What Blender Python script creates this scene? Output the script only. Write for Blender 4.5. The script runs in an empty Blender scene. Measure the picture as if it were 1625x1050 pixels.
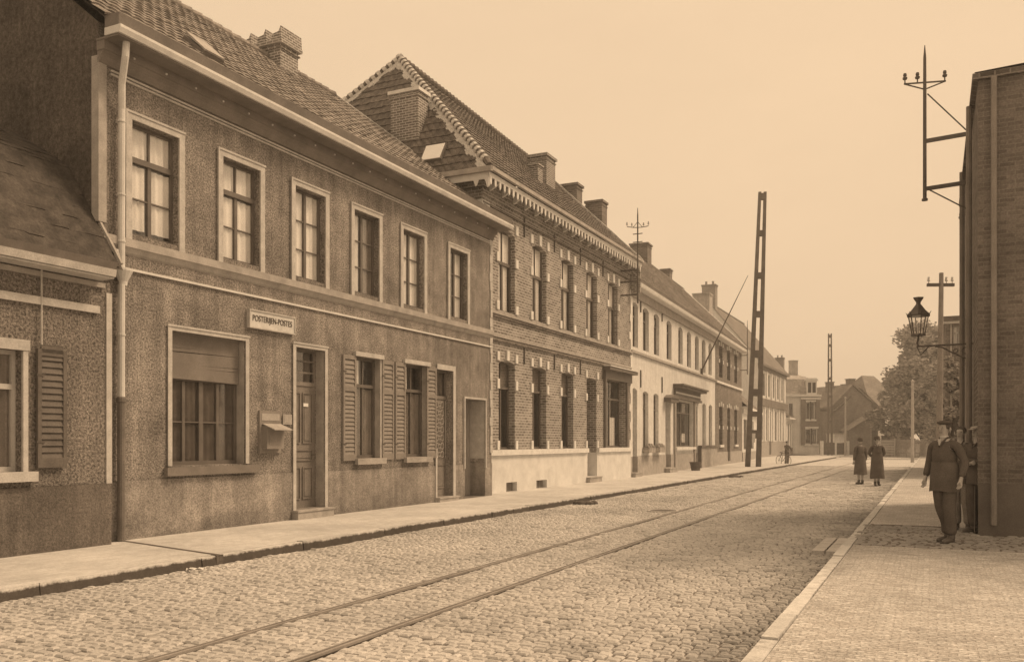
import bpy, bmesh, math, random
from mathutils import Vector, Matrix
random.seed(7)
R = math.radians
scene = bpy.context.scene
col = scene.collection

# ------------------------------------------------------------------ camera, world, sun, exposure
F, CX, HY, HC = 1400.0, 812.5, 700.0, 1.62          # focal length in photo pixels, centre column, horizon row, eye height
cam = bpy.data.cameras.new('camera'); camo = bpy.data.objects.new('camera', cam); col.objects.link(camo)
camo.location = (0, 0, HC); camo.rotation_euler = (R(90), 0, 0)
cam.sensor_width = 36; cam.lens = 36 * F / 1625; cam.shift_y = (HY - 525) / 1625
cam.clip_start = 0.05; cam.clip_end = 6000
scene.camera = camo

SUN_EL, SUN_AZ = R(50), R(74)        # azimuth measured from the view direction towards the right
world = bpy.data.worlds.new('World'); scene.world = world; world.use_nodes = True
nt = world.node_tree; nt.nodes.clear()
sky = nt.nodes.new('ShaderNodeTexSky'); sky.sky_type = 'NISHITA'; sky.sun_disc = False
sky.sun_elevation = SUN_EL; sky.sun_rotation = SUN_AZ; sky.dust_density = 6; sky.air_density = 2
bw = nt.nodes.new('ShaderNodeRGBToBW')
mx = nt.nodes.new('ShaderNodeMapRange'); mx.clamp = False
mx.inputs['From Min'].default_value = 0; mx.inputs['From Max'].default_value = 10
mx.inputs['To Min'].default_value = 7.0; mx.inputs['To Max'].default_value = 8.1
mul = nt.nodes.new('ShaderNodeVectorMath'); mul.operation = 'SCALE'
mul.inputs[0].default_value = (1.0, 0.720, 0.456)
bg = nt.nodes.new('ShaderNodeBackground'); bg.inputs[1].default_value = 0.12
wo = nt.nodes.new('ShaderNodeOutputWorld')
nt.links.new(sky.outputs[0], bw.inputs[0]); nt.links.new(bw.outputs[0], mx.inputs[0])
cn = nt.nodes.new('ShaderNodeTexNoise'); cn.inputs['Scale'].default_value = 2.2; cn.inputs['Detail'].default_value = 5; cn.inputs['Roughness'].default_value = .6
ct = nt.nodes.new('ShaderNodeTexCoord'); cs = nt.nodes.new('ShaderNodeMapping'); cs.inputs['Scale'].default_value = (1, 1, 2.6); nt.links.new(ct.outputs['Generated'], cs.inputs[0]); nt.links.new(cs.outputs[0], cn.inputs['Vector'])
cr = nt.nodes.new('ShaderNodeMapRange'); cr.inputs[1].default_value = .3; cr.inputs[2].default_value = .7; cr.inputs[3].default_value = .965; cr.inputs[4].default_value = 1.03; nt.links.new(cn.outputs[0], cr.inputs[0])
cm = nt.nodes.new('ShaderNodeMath'); cm.operation = 'MULTIPLY'; nt.links.new(mx.outputs[0], cm.inputs[0]); nt.links.new(cr.outputs[0], cm.inputs[1])   # thin even overcast
nt.links.new(cm.outputs[0], mul.inputs['Scale']); nt.links.new(mul.outputs[0], bg.inputs[0]); nt.links.new(bg.outputs[0], wo.inputs[0])

sun = bpy.data.lights.new('sun', 'SUN'); sun.energy = 3.1; sun.angle = R(18); sun.color = (1.0, 0.718, 0.452)
suno = bpy.data.objects.new('sun', sun); col.objects.link(suno)
sd = Vector((math.sin(SUN_AZ) * math.cos(SUN_EL), math.cos(SUN_AZ) * math.cos(SUN_EL), math.sin(SUN_EL)))
suno.rotation_euler = sd.to_track_quat('Z', 'Y').to_euler(); suno.location = sd * 80
vs = scene.view_settings; vs.view_transform = 'Standard'; vs.look = 'None'; vs.exposure = 0; vs.gamma = 1; vs.use_curve_mapping = False
scene.render.engine = 'CYCLES'

# ------------------------------------------------------------------ helpers
class MB:
    def __init__(s): s.v = []; s.f = []
    def add(s, vs, fs):
        n = len(s.v); s.v += [tuple(p) for p in vs]; s.f += [tuple(i + n for i in f) for f in fs]; return s
    def quad(s, a, b, c, d): return s.add([a, b, c, d], [(0, 1, 2, 3)])
    def box(s, x0, x1, y0, y1, z0, z1):
        if x0 > x1: x0, x1 = x1, x0
        if y0 > y1: y0, y1 = y1, y0
        if z0 > z1: z0, z1 = z1, z0
        return s.add([(x0,y0,z0),(x1,y0,z0),(x1,y1,z0),(x0,y1,z0),(x0,y0,z1),(x1,y0,z1),(x1,y1,z1),(x0,y1,z1)],
                     [(3,2,1,0),(4,5,6,7),(0,1,5,4),(1,2,6,5),(2,3,7,6),(3,0,4,7)])
    def hexa(s, p):
        return s.add(p, [(3,2,1,0),(4,5,6,7),(0,1,5,4),(1,2,6,5),(2,3,7,6),(3,0,4,7)])
    def bar(s, a, b, w, h, up=(0,0,1)):
        a = Vector(a); b = Vector(b); d = (b - a).normalized(); up = Vector(up)
        sd_ = d.cross(up)
        if sd_.length < 1e-4: sd_ = d.cross(Vector((1, 0, 0)))
        sd_.normalize(); u = sd_.cross(d).normalized(); sd_ *= w / 2; u *= h / 2
        return s.hexa([a-sd_-u, a+sd_-u, a+sd_+u, a-sd_+u, b-sd_-u, b+sd_-u, b+sd_+u, b-sd_+u])
    def tube(s, pts, rs, n=10, cap=True):
        pts = [Vector(p) for p in pts]
        if not hasattr(rs, '__len__'): rs = [rs] * len(pts)
        base = len(s.v); prev = None
        for i, p in enumerate(pts):
            d = (pts[min(i+1, len(pts)-1)] - pts[max(i-1, 0)]).normalized()
            if prev is None:
                x = d.cross(Vector((0, 0, 1)))
                if x.length < 1e-3: x = d.cross(Vector((0, 1, 0)))
                x.normalize()
            else:
                x = prev - d * prev.dot(d)
                if x.length < 1e-4: x = d.cross(Vector((0, 1, 0.3)))
                x.normalize()
            prev = x; y = d.cross(x)
            for k in range(n):
                a = 2 * math.pi * k / n
                s.v.append(tuple(p + (x * math.cos(a) + y * math.sin(a)) * rs[i]))
        for i in range(len(pts) - 1):
            for k in range(n):
                a = base + i*n + k; b = base + i*n + (k+1) % n
                s.f.append((a, b, b + n, a + n))
        if cap:
            s.f.append(tuple(base + k for k in range(n))[::-1]); s.f.append(tuple(base + (len(pts)-1)*n + k for k in range(n)))
        return s
    def lathe(s, prof, n=16, c=(0, 0, 0), sx=1, sy=1):
        base = len(s.v)
        for r, z in prof:
            for k in range(n):
                a = 2 * math.pi * k / n
                s.v.append((c[0] + r * sx * math.cos(a), c[1] + r * sy * math.sin(a), c[2] + z))
        for i in range(len(prof) - 1):
            for k in range(n):
                a = base + i*n + k; b = base + i*n + (k+1) % n
                s.f.append((a, b, b + n, a + n))
        s.f.append(tuple(base + k for k in range(n))[::-1]); s.f.append(tuple(base + (len(prof)-1)*n + k for k in range(n)))
        return s
    def prism(s, pts, y0, y1):           # polygon in x-z, extruded along y
        n = len(pts); base = len(s.v)
        s.v += [(x, y0, z) for x, z in pts] + [(x, y1, z) for x, z in pts]
        s.f.append(tuple(base + i for i in range(n))); s.f.append(tuple(base + n + i for i in range(n))[::-1])
        for i in range(n):
            j = (i + 1) % n; s.f.append((base + i, base + n + i, base + n + j, base + j))
        return s
    def prism_x(s, pts, x0, x1):         # polygon in y-z, extruded along x
        n = len(pts); base = len(s.v)
        s.v += [(x0, y, z) for y, z in pts] + [(x1, y, z) for y, z in pts]
        s.f.append(tuple(base + i for i in range(n))); s.f.append(tuple(base + n + i for i in range(n))[::-1])
        for i in range(n):
            j = (i + 1) % n; s.f.append((base + i, base + n + i, base + n + j, base + j))
        return s
    def build(s, name, m, parent=None, smooth=False, fix=True):
        me = bpy.data.meshes.new(name); me.from_pydata(s.v, [], s.f); me.update()
        if fix:
            b = bmesh.new(); b.from_mesh(me); bmesh.ops.recalc_face_normals(b, faces=b.faces); b.to_mesh(me); b.free()
        me.materials.append(m)
        if smooth: me.shade_smooth()
        o = bpy.data.objects.new(name, me); col.objects.link(o)
        if parent is not None: o.parent = parent
        return o

def build_each(g, name, m, parent=None, **k):
    """one object for every separate piece in the builder"""
    par = list(range(len(g.v)))
    def find(i):
        while par[i] != i: par[i] = par[par[i]]; i = par[i]
        return i
    for f in g.f:
        a = find(f[0])
        for q in f[1:]: par[find(q)] = a
    groups = {}
    for f in g.f: groups.setdefault(find(f[0]), []).append(f)
    out = []
    for fs in groups.values():
        idx = sorted({i for f in fs for i in f}); mp = {i: j for j, i in enumerate(idx)}; h = MB()
        h.v = [g.v[i] for i in idx]; h.f = [tuple(mp[i] for i in f) for f in fs]; out.append(h.build(name, m, parent, **k))
    return out[0]
def thing(name, label, cat, loc=(0, 0, 0), rz=0, group=None):
    o = bpy.data.objects.new(name, None); col.objects.link(o); o.empty_display_size = .3
    o.location = loc; o.rotation_euler = (0, 0, rz); o['label'] = label; o['category'] = cat
    if group: o['group'] = group
    return o
def tag(o, label, cat, group=None):
    o['label'] = label; o['category'] = cat
    if group: o['group'] = group
    return o
def struct(o): o['kind'] = 'structure'; return o
def copy_thing(t, loc, rz, label, group=None):
    def cp(o, par):
        c = o.copy(); col.objects.link(c)
        if par is not None: c.parent = par
        for ch in o.children: cp(ch, c)
        return c
    c = cp(t, None); c.location = loc; c.rotation_euler = (0, 0, rz); c['label'] = label
    if group: c['group'] = group
    return c

# ------------------------------------------------------------------ materials (every colour is a brown of the print: warm greys)
def sep(v):
    k = min(1, v / .6)
    return (v, v * (.87 + .12 * k), v * (.78 + .19 * k), 1)
class NT:
    def __init__(s, name):
        s.m = bpy.data.materials.new(name); s.m.use_nodes = True; s.t = s.m.node_tree
        s.b = s.t.nodes['Principled BSDF']; s.tc = s.t.nodes.new('ShaderNodeTexCoord').outputs['Object']
    def n(s, kind, **kw):
        o = s.t.nodes.new(kind)
        for k, v in kw.items(): setattr(o, k, v)
        return o
    def l(s, a, b): s.t.links.new(a, b)
    def noise(s, scale, detail=3, rough=.6, vec=None, out=0):
        o = s.n('ShaderNodeTexNoise'); o.inputs['Scale'].default_value = scale; o.inputs['Detail'].default_value = detail
        o.inputs['Roughness'].default_value = rough; s.l(vec or s.tc, o.inputs['Vector']); return o.outputs[out]
    def mr(s, x, a, b, c, d):
        o = s.n('ShaderNodeMapRange'); s.l(x, o.inputs[0])
        for i, v in enumerate((a, b, c, d)): o.inputs[i + 1].default_value = v
        return o.outputs[0]
    def math(s, op, a, b):
        o = s.n('ShaderNodeMath', operation=op)
        for i, x in enumerate((a, b)):
            if isinstance(x, (int, float)): o.inputs[i].default_value = x
            else: s.l(x, o.inputs[i])
        return o.outputs[0]
    def scale_col(s, c, k):
        o = s.n('ShaderNodeVectorMath', operation='SCALE')
        if isinstance(c, tuple): o.inputs[0].default_value = c[:3]
        else: s.l(c, o.inputs[0])
        s.l(k, o.inputs['Scale']); return o.outputs[0]
    def mix(s, fac, a, b):
        o = s.n('ShaderNodeMix', data_type='RGBA'); s.l(fac, o.inputs[0])
        for i, c in ((6, a), (7, b)):
            if isinstance(c, tuple): o.inputs[i].default_value = c
            else: s.l(c, o.inputs[i])
        return o.outputs[2]
    def bump(s, h, strength, dist):
        o = s.n('ShaderNodeBump'); o.inputs['Strength'].default_value = strength; o.inputs['Distance'].default_value = dist
        s.l(h, o.inputs['Height']); s.l(o.outputs[0], s.b.inputs['Normal'])
    def comb(s, x, y, z):
        o = s.n('ShaderNodeCombineXYZ')
        for i, q in enumerate((x, y, z)):
            if isinstance(q, (int, float)): o.inputs[i].default_value = q
            else: s.l(q, o.inputs[i])
        return o.outputs[0]
    def sepxyz(s, v=None):
        o = s.n('ShaderNodeSeparateXYZ'); s.l(v or s.tc, o.inputs[0]); return o.outputs
    def fin(s, c, rough=.85, spec=.25):
        if isinstance(c, tuple): s.b.inputs['Base Color'].default_value = c
        else: s.l(c, s.b.inputs['Base Color'])
        s.b.inputs['Roughness'].default_value = rough; s.b.inputs['Specular IOR Level'].default_value = spec
        return s.m

def plain(name, v, var=.25, sc=3., grain=.15, gs=60., rough=.8, spec=.25, bump=.0, bd=.01, metal=0):
    q = NT(name)
    k = q.mr(q.noise(sc, 4), .3, .7, 1 - var, 1 + var)
    g = q.mr(q.noise(gs, 2), .3, .7, 1 - grain, 1 + grain)
    c = q.scale_col(sep(v), q.math('MULTIPLY', k, g))
    if bump: q.bump(q.noise(gs, 3), bump, bd)
    q.b.inputs['Metallic'].default_value = metal
    return q.fin(c, rough, spec)

def stucco(name, v, grain=.5, gs=26., var=.18, bd=.02, stain=None, wear=0, bstr=.9):
    """roughcast render: coarse grain, soft large blotches, optional damp foot and scraped patches"""
    q = NT(name)
    n1 = q.noise(gs, 3, .75); n2 = q.noise(gs * 2.7, 2, .7); n3 = q.noise(.9, 4, .6); n4 = q.noise(3.3, 4, .65)
    k = q.math('MULTIPLY', q.mr(n1, .35, .65, 1 - grain, 1 + grain), q.mr(n2, .35, .65, 1 - grain * .5, 1 + grain * .5))
    k = q.math('MULTIPLY', k, q.mr(n3, .3, .7, 1 - var, 1 + var)); k = q.math('MULTIPLY', k, q.mr(n4, .3, .7, 1 - var * .75, 1 + var * .75))
    xyz = q.sepxyz()
    # vertical rain streaks
    st = q.noise(1, 3, .6, q.comb(q.math('MULTIPLY', q.math('ADD', xyz[0], xyz[1]), 5.), 0, q.math('MULTIPLY', xyz[2], .35)))
    k = q.math('MULTIPLY', k, q.mr(st, .3, .7, 1 - var * .8, 1 + var * .7))
    if stain:                                    # (height, darkening): splashed dirt low on the wall with a ragged upper edge
        e = q.math('ADD', xyz[2], q.mr(q.noise(2.2, 5, .7), .2, .8, -.35, .35))
        k = q.math('MULTIPLY', k, q.mr(e, .15, stain[0], stain[1], 1))
    c = q.scale_col(sep(v), k)
    if wear:
        w = q.noise(2.6, 6, .72); w2 = q.noise(1.1, 2)
        f = q.math('MULTIPLY', q.mr(w, .66, .69, 0, 1), q.mr(xyz[2], 1.9, 1.2, 0, 1))
        f = q.math('MULTIPLY', f, q.mr(w2, .45, .6, 0, 1))
        c = q.mix(f, c, sep(min(.75, v * wear)))
    q.bump(q.math('ADD', n1, q.math('MULTIPLY', n2, .5)), bstr, bd)
    return q.fin(c, .95, .1)

def brickm(name, v, mortar, bw_=.22, bh=.075, var=.25, ms=.012, bump=.6, off=(0, 0)):
    q = NT(name); xyz = q.sepxyz()
    vec = q.comb(q.math('ADD', q.math('ADD', xyz[0], xyz[1]), off[0]), q.math('ADD', xyz[2], off[1]), 0)
    dv = q.n('ShaderNodeVectorMath', operation='SCALE'); nn = q.noise(14, 2, .5, None, 1)
    q.l(nn, dv.inputs[0]); dv.inputs['Scale'].default_value = .014
    ad = q.n('ShaderNodeVectorMath', operation='ADD'); q.l(vec, ad.inputs[0]); q.l(dv.outputs[0], ad.inputs[1])
    b = q.n('ShaderNodeTexBrick'); q.l(ad.outputs[0], b.inputs['Vector'])
    b.inputs['Scale'].default_value = 1; b.inputs['Brick Width'].default_value = bw_; b.inputs['Row Height'].default_value = bh
    b.inputs['Mortar Size'].default_value = ms; b.inputs['Mortar Smooth'].default_value = .3; b.inputs['Bias'].default_value = 0
    b.inputs['Color1'].default_value = sep(v * (1 - var)); b.inputs['Color2'].default_value = sep(v * (1 + var)); b.inputs['Mortar'].default_value = sep(mortar)
    k = q.math('MULTIPLY', q.mr(q.noise(1.1, 4), .3, .7, .82, 1.18), q.mr(q.noise(35, 3), .3, .7, .75, 1.25))
    c = q.scale_col(b.outputs['Color'], k)
    h = q.math('SUBTRACT', q.math('MULTIPLY', q.noise(50, 2), .4), b.outputs['Fac'])
    q.bump(h, bump, .012)
    return q.fin(c, .9, .15)

def tilem(name, v):
    q = NT(name)
    k = q.math('MULTIPLY', q.mr(q.noise(.8, 4), .3, .7, .75, 1.25), q.mr(q.noise(5.5, 2), .3, .7, .65, 1.35))
    k = q.math('MULTIPLY', k, q.mr(q.noise(30, 3), .3, .7, .7, 1.3))
    q.bump(q.noise(40, 2), .4, .01)
    return q.fin(q.scale_col(sep(v), k), .85, .25)

def glassm():
    q = NT('window_glass'); t = q.t
    tr = q.n('ShaderNodeBsdfTransparent'); tr.inputs[0].default_value = (.97, .96, .95, 1)
    gl = q.n('ShaderNodeBsdfGlossy'); gl.inputs['Roughness'].default_value = .04
    nb = q.noise(1.3, 2); bp = q.n('ShaderNodeBump'); bp.inputs['Strength'].default_value = .12; bp.inputs['Distance'].default_value = .03
    q.l(nb, bp.inputs['Height']); q.l(bp.outputs[0], gl.inputs['Normal'])
    lw = q.n('ShaderNodeLayerWeight'); lw.inputs[0].default_value = .5
    ms = q.n('ShaderNodeMixShader'); q.l(q.math('ADD', q.math('MULTIPLY', q.math('POWER', lw.outputs['Facing'], 4.0), .80), .16), ms.inputs[0]); q.l(tr.outputs[0], ms.inputs[1]); q.l(gl.outputs[0], ms.inputs[2])
    q.l(ms.outputs[0], t.nodes['Material Output'].inputs[0]); t.nodes.remove(q.b); return q.m

M = dict(
    stuccoA=stucco('roughcast', .265, .62, 32, .30, .022, (1.1, .78), 1.9),
    stuccoN=stucco('coarse_roughcast', .22, .7, 28, .15, .03),
    gableA=stucco('shaded_gable', .10, .35, 14, .25, .02, bstr=.5),  # the gable's shade is put into this darker colour
    plinthN=stucco('dark_render', .15, .3, 30, .25, .01),
    plinthA=stucco('smooth_render', .285, .4, 40, .26, .008, (.5, .72), 1.5, bstr=.5),
    trimA=plain('greyed_stone_paint', .50, .16, 5, .14, 50, .8, bump=.2),
    trim=plain('painted_stone', .70, .12, 5, .12, 50, .8, bump=.2),
    trimdim=plain('weathered_stone', .38, .2, 4, .15, 60, .85, bump=.3),
    band=plain('grey_paint_and_soffit_shade', .20, .2, 2.5, .12, 50),
    cornice=plain('cornice_paint', .66, .12, 3, .08, 50, .7),
    gutter=plain('gutter_zinc', .16, .25, 2, .1, 40, .6, .4),
    pipe=plain('painted_pipe', .62, .12, 2.5, .1, 60, .6, .4),
    piped=plain('cast_iron_pipe', .17, .2, 4, .2, 60, .6, .4),
    wood=plain('brown_door_paint', .21, .2, 2.5, .15, 40, .6, .35, .2),
    woodl=plain('pale_door_paint', .33, .15, 2.5, .12, 40, .6, .35, .2),
    shutter=plain('shutter_paint', .25, .15, 3, .12, 50, .7, .3, .2),
    shutterd=plain('dark_shutter_paint', .13, .2, 3, .15, 50, .7, .3, .2),
    sash=plain('sash_paint', .14, .2, 4, .1, 50, .5, .4),
    sashl=plain('pale_sash_paint', .5, .1, 4, .1, 50, .5, .4),
    curtain=plain('lace_curtain', .88, .08, 2, .12, 70, .95, .05),
    curtaind=plain('brown_curtain', .24, .2, 3, .15, 50, .95, .05),
    roomsheet=plain('dim_room_sheet', .13, .25, 3, .15, 50, .95, .05),
    blind=plain('white_blind', .92, .05, 2, .05, 50, .9, .05),
    rblind=plain('slatted_roller_blind', .24, .18, 2, .12, 50, .8, .1),
    dark=plain('dark_interior', .05, .3, 1, .1, 20, .95, .05),
    glass=glassm(),
    brickB=brickm('brown_brick', .235, .5, .22, .085, .35, .012),
    brickD=brickm('dark_brick', .17, .3, .22, .085, .3, .012),
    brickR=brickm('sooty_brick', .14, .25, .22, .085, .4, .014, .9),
    chim=brickm('chimney_brick', .19, .5, .22, .075, .25, .014),
    chimp=stucco('pale_chimney_render', .42, .2, 12, .2, .01),
    white=stucco('whitewashed_wall', .66, .10, 9, .1, .008, (.8, .85), bstr=.4),
    whiteb=brickm('whitewashed_brick', .60, .48, .22, .085, .06, .01, .5),
    lime=plain('limewashed_plinth', .68, .12, 2, .10, 40, .9, .1, .3),
    tileA=tilem('weathered_pantiles', .235), tileB=tilem('dark_pantiles', .13), tileN=tilem('sooty_tiles', .065), tileC=tilem('brown_tiles', .19),
    slate=tilem('pale_slates', .36),
    mortar=plain('lime_mortar', .55, .15, 6, .3, 40, .9, .1, .5),
    iron=plain('black_iron', .10, .2, 4, .2, 60, .6, .4),
    polew=plain('tarred_pole', .145, .25, 3, .2, 40, .8, .2, .3),
    polel=plain('pale_pole_wood', .42, .15, 3, .15, 50, .85, .1),
    porcelain=plain('porcelain', .5, .1, 5, .05, 60, .3, .5),
    kerb=plain('kerb_stone', .50, .16, 3, .18, 40, .85, .15, .4, .01),
    kerbd=plain('dirty_kerb_stone', .13, .3, 3, .25, 40, .9, .1, .4),
    rail=plain('worn_rail_steel', .30, .2, 3, .1, 60, .45, .5),
    groove=plain('rail_groove_dirt', .05, .2, 3, .2, 60, .9, .1),
    skin=plain('skin', .42, .05, 8, .05, 60, .6, .3),
    cloth=plain('dark_wool', .115, .2, 5, .2, 90, .95, .05, .3, .005),
    cloth2=plain('brown_wool', .14, .2, 5, .2, 90, .95, .05, .3, .005),
    clothl=plain('grey_trousers', .25, .2, 5, .2, 90, .95, .05, .3, .005),
    shirt=plain('white_shirt', .55, .05, 5, .05, 60, .9, .05),
    felt=plain('dark_felt', .10, .15, 5, .1, 60, .95, .05),
    feltl=plain('pale_cap', .42, .1, 5, .1, 60, .95, .05),
    hair=plain('dark_hair', .08, .1, 20, .3, 80, .6, .3),
    leather=plain('boot_leather', .09, .2, 8, .1, 60, .45, .4),
    paper=plain('paper', .78, .05, 8, .05, 60, .9, .1),
    ink=plain('faded_black_paint', .12, .2, 20, .2, 90, .8, .1),
    leaf=None, bark=plain('bark', .10, .3, 6, .3, 30, .95, .05, .6),
    picket=plain('fence_wood', .16, .3, 5, .2, 30, .9, .1),
)
def leafm():
    q = NT('leaves'); q.b.inputs['Subsurface Weight'].default_value = 0
    k = q.math('MULTIPLY', q.mr(q.noise(.7, 3), .3, .7, .7, 1.4), q.mr(q.noise(7, 2), .3, .7, .6, 1.4))
    return q.fin(q.scale_col(sep(.33), k), .7, .2)
M['leaf'] = leafm()

# ------------------------------------------------------------------ the street in plan: straight, running away to the right of the view
A_ = math.atan2(1481 - CX, F); CA, SA = math.cos(A_), math.sin(A_)
def sl(s, l, z=0): return Vector((s * SA + l * CA, s * CA - l * SA, z))     # street coordinates (along, to the right) to world
RZ = math.pi / 2 - A_                                                         # heading of the street as a rotation about Z

class Wall:
    """a facade plane: origin on the ground, local x along it, local y into the house, local z up"""
    def __init__(s, p0, p1):
        s.o = Vector((p0[0], p0[1])); d = Vector((p1[0], p1[1])) - s.o; s.L = d.length; s.d = d.normalized()
        s.n = Vector((s.d.y, -s.d.x)); s.rz = math.atan2(s.d.y, s.d.x)
    def hit(s, px, out=0):
        k = (px - CX) / F; o = s.o + s.n * out
        t = s.n.dot(o) / (s.n.x * k + s.n.y); return t, s.d.dot(Vector((k * t, t)) - s.o)
    def u(s, px, out=0): return s.hit(px, out)[1]
    def z(s, px, py, out=0): return HC + (HY - py) * s.hit(px, out)[0] / F
    def loc(s, z=0): return (s.o.x, s.o.y, z)
def pp(px, sc): return ((px - CX) / sc, F / sc)

KA = 12.3; DA = KA * CA
WN_l = -(12.03 * CA); WA_l = -DA; WB_l = -(12.65 * CA)
def s_of(px, l):    # along-street coordinate of column px on the plane at lateral l
    k = (px - CX) / F
    # (s SA + l CA) = k (s CA - l SA)
    return -l * (CA + k * SA) / (SA - k * CA)
sA0 = s_of(156, WA_l); sA1 = s_of(780, WA_l); sN0 = sA0 - 9.5
sB0 = sA1 + .012; sB1 = s_of(1000, WB_l)
def wall_sl(s0, s1, l): a = sl(s0, l); b = sl(s1, l); return Wall((a.x, a.y), (b.x, b.y))
WA = wall_sl(sA0, sA1, WA_l); WN = wall_sl(sN0, sA0, WN_l); WB = wall_sl(sB0, sB1, WB_l)

# ------------------------------------------------------------------ the ground, road and pavements (local x along the street, local y to its left)
def street_obj(o): o.rotation_euler = (0, 0, RZ); return struct(o)
g = MB(); g.quad((-1500,-1500,-.05),(1500,-1500,-.05),(1500,1500,-.05),(-1500,1500,-.05))
street_obj(g.build('ground', plain('packed_earth', .36, .15, .4, .15, 12, .95, .05, .4)))
KL, KR = 8.5, 1.2                                   # left kerb at y = 8.5, right kerb at y = 1.2
rail_near, rail_far = [], []
def rail_y(s): return 4.22 + (s - 7) * 0.0035 + .10 * math.sin(s * .045)
SETT_END = 62
def settm():
    q = NT('stone_setts'); geo = q.n('ShaderNodeNewGeometry')
    k = q.mr(geo.outputs['Random Per Island'], 0, 1, .86, 1.09)
    k = q.math('MULTIPLY', k, q.mr(q.noise(.4, 5, .65), .3, .7, .78, 1.14)); k = q.math('MULTIPLY', k, q.mr(q.noise(70, 3), .3, .7, .8, 1.15))
    d = q.noise(1.3, 5, .7); k = q.math('MULTIPLY', k, q.mr(d, .55, .72, 1, .72))
    xyz = q.sepxyz()                                # damp dirt in the gutter along the right kerb
    e = q.math('ADD', xyz[1], q.mr(q.noise(1.6, 4), .3, .7, -.35, .35))
    k = q.math('MULTIPLY', k, q.mr(e, 1.25, 2.1, .62, 1))
    q.bump(q.noise(45, 3), .5, .008)
    return q.fin(q.scale_col(sep(.49), k), .8, .3)
M['sett'] = settm()
g = MB(); rnd = random.Random(3)
s = 3.0
while s < SETT_END:
    far = s > 26; ds = rnd.uniform(.08, .108) * (1.6 if far else 1); ry = rail_y(s)
    for seg0, seg1 in ((KR + .005, ry - .056), (ry + .054, ry + .944), (ry + 1.054, KL - .01)):
        y = seg0; 
        while y < seg1 - .02:
            dy = rnd.uniform(.08, .145) * (1.6 if far else 1)
            y1 = y + dy if y + dy < seg1 - .05 else seg1
            gap = rnd.uniform(.004, .012); g2 = rnd.uniform(.004, .012)
            wob = .014 * math.sin(y * 1.7 + s * .3) + .012 * math.sin(y * .6 + s) + rnd.uniform(-.008, .008)
            a, b, c, d_ = s + gap + wob, s + ds - gap * .6 + wob, y + g2, y1 - g2 * .7
            h = rnd.gauss(0, .004) + .010 * math.sin(s * 1.1 + 1.7 * math.sin(y * .9)) * math.sin(y * 1.5 + .4 * s) - (.012 if rnd.random() < .04 else 0); tx, ty = rnd.gauss(0, .035), rnd.gauss(0, .03); cx_, cy_ = (a+b)/2, (c+d_)/2
            top = [(x_ + rnd.uniform(-.007, .007), yy + rnd.uniform(-.005, .005)) for (x_, yy) in ((a, c), (b, c), (b, d_), (a, d_))]
            ins = rnd.uniform(.011, .019); n = len(g.v)
            for x_, yy in top: g.v.append((x_, yy, -.045))
            for x_, yy in top: g.v.append((x_, yy, h - .014 + (x_-cx_)*tx + (yy-cy_)*ty))
            for x_, yy in top:
                xi = x_ + (ins if x_ < cx_ else -ins); yi = yy + (ins if yy < cy_ else -ins); g.v.append((xi, yi, h + (x_-cx_)*tx + (yy-cy_)*ty))
            for k in range(4):
                j = (k+1) % 4; g.f.append((n+k, n+j, n+4+j, n+4+k)); g.f.append((n+4+k, n+4+j, n+8+j, n+8+k))
            g.f.append((n+8, n+9, n+10, n+11)); y = y1
    s += ds
street_obj(g.build('road_setts', M['sett'], fix=False))
g = MB(); g.quad((-12, KR-.02, -.022), (SETT_END+.5, KR-.02, -.022), (SETT_END+.5, KL+.02, -.022), (-12, KL+.02, -.022))
street_obj(g.build('road_bed', plain('joint_dirt', .17, .25, 2, .25, 30, .95, .05, .5)))
def roadfar():
    q = NT('worn_setts_far'); xyz = q.sepxyz()
    b = q.n('ShaderNodeTexBrick'); q.l(q.comb(xyz[1], xyz[0], 0), b.inputs['Vector']); b.inputs['Scale'].default_value = 1
    b.inputs['Brick Width'].default_value = .3; b.inputs['Row Height'].default_value = .22; b.inputs['Mortar Size'].default_value = .02
    b.inputs['Color1'].default_value = sep(.54); b.inputs['Color2'].default_value = sep(.62); b.inputs['Mortar'].default_value = sep(.3)
    return q.fin(q.scale_col(b.outputs['Color'], q.mr(q.noise(.3, 4), .3, .7, .85, 1.12)), .85, .2)
g = MB(); g.quad((SETT_END, KR-.02, -.008), (260, KR-.02, -.008), (260, KL+.02, -.008), (SETT_END, KL+.02, -.008))
g.quad((97, KL+.03, -.008), (140, KL+.03, -.008), (140, 60, -.008), (97, 60, -.008)); g.quad((104, KR-.03, -.008), (140, KR-.03, -.008), (140, -40, -.008), (104, -40, -.008))
street_obj(g.build('road_far', roadfar()))
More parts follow.
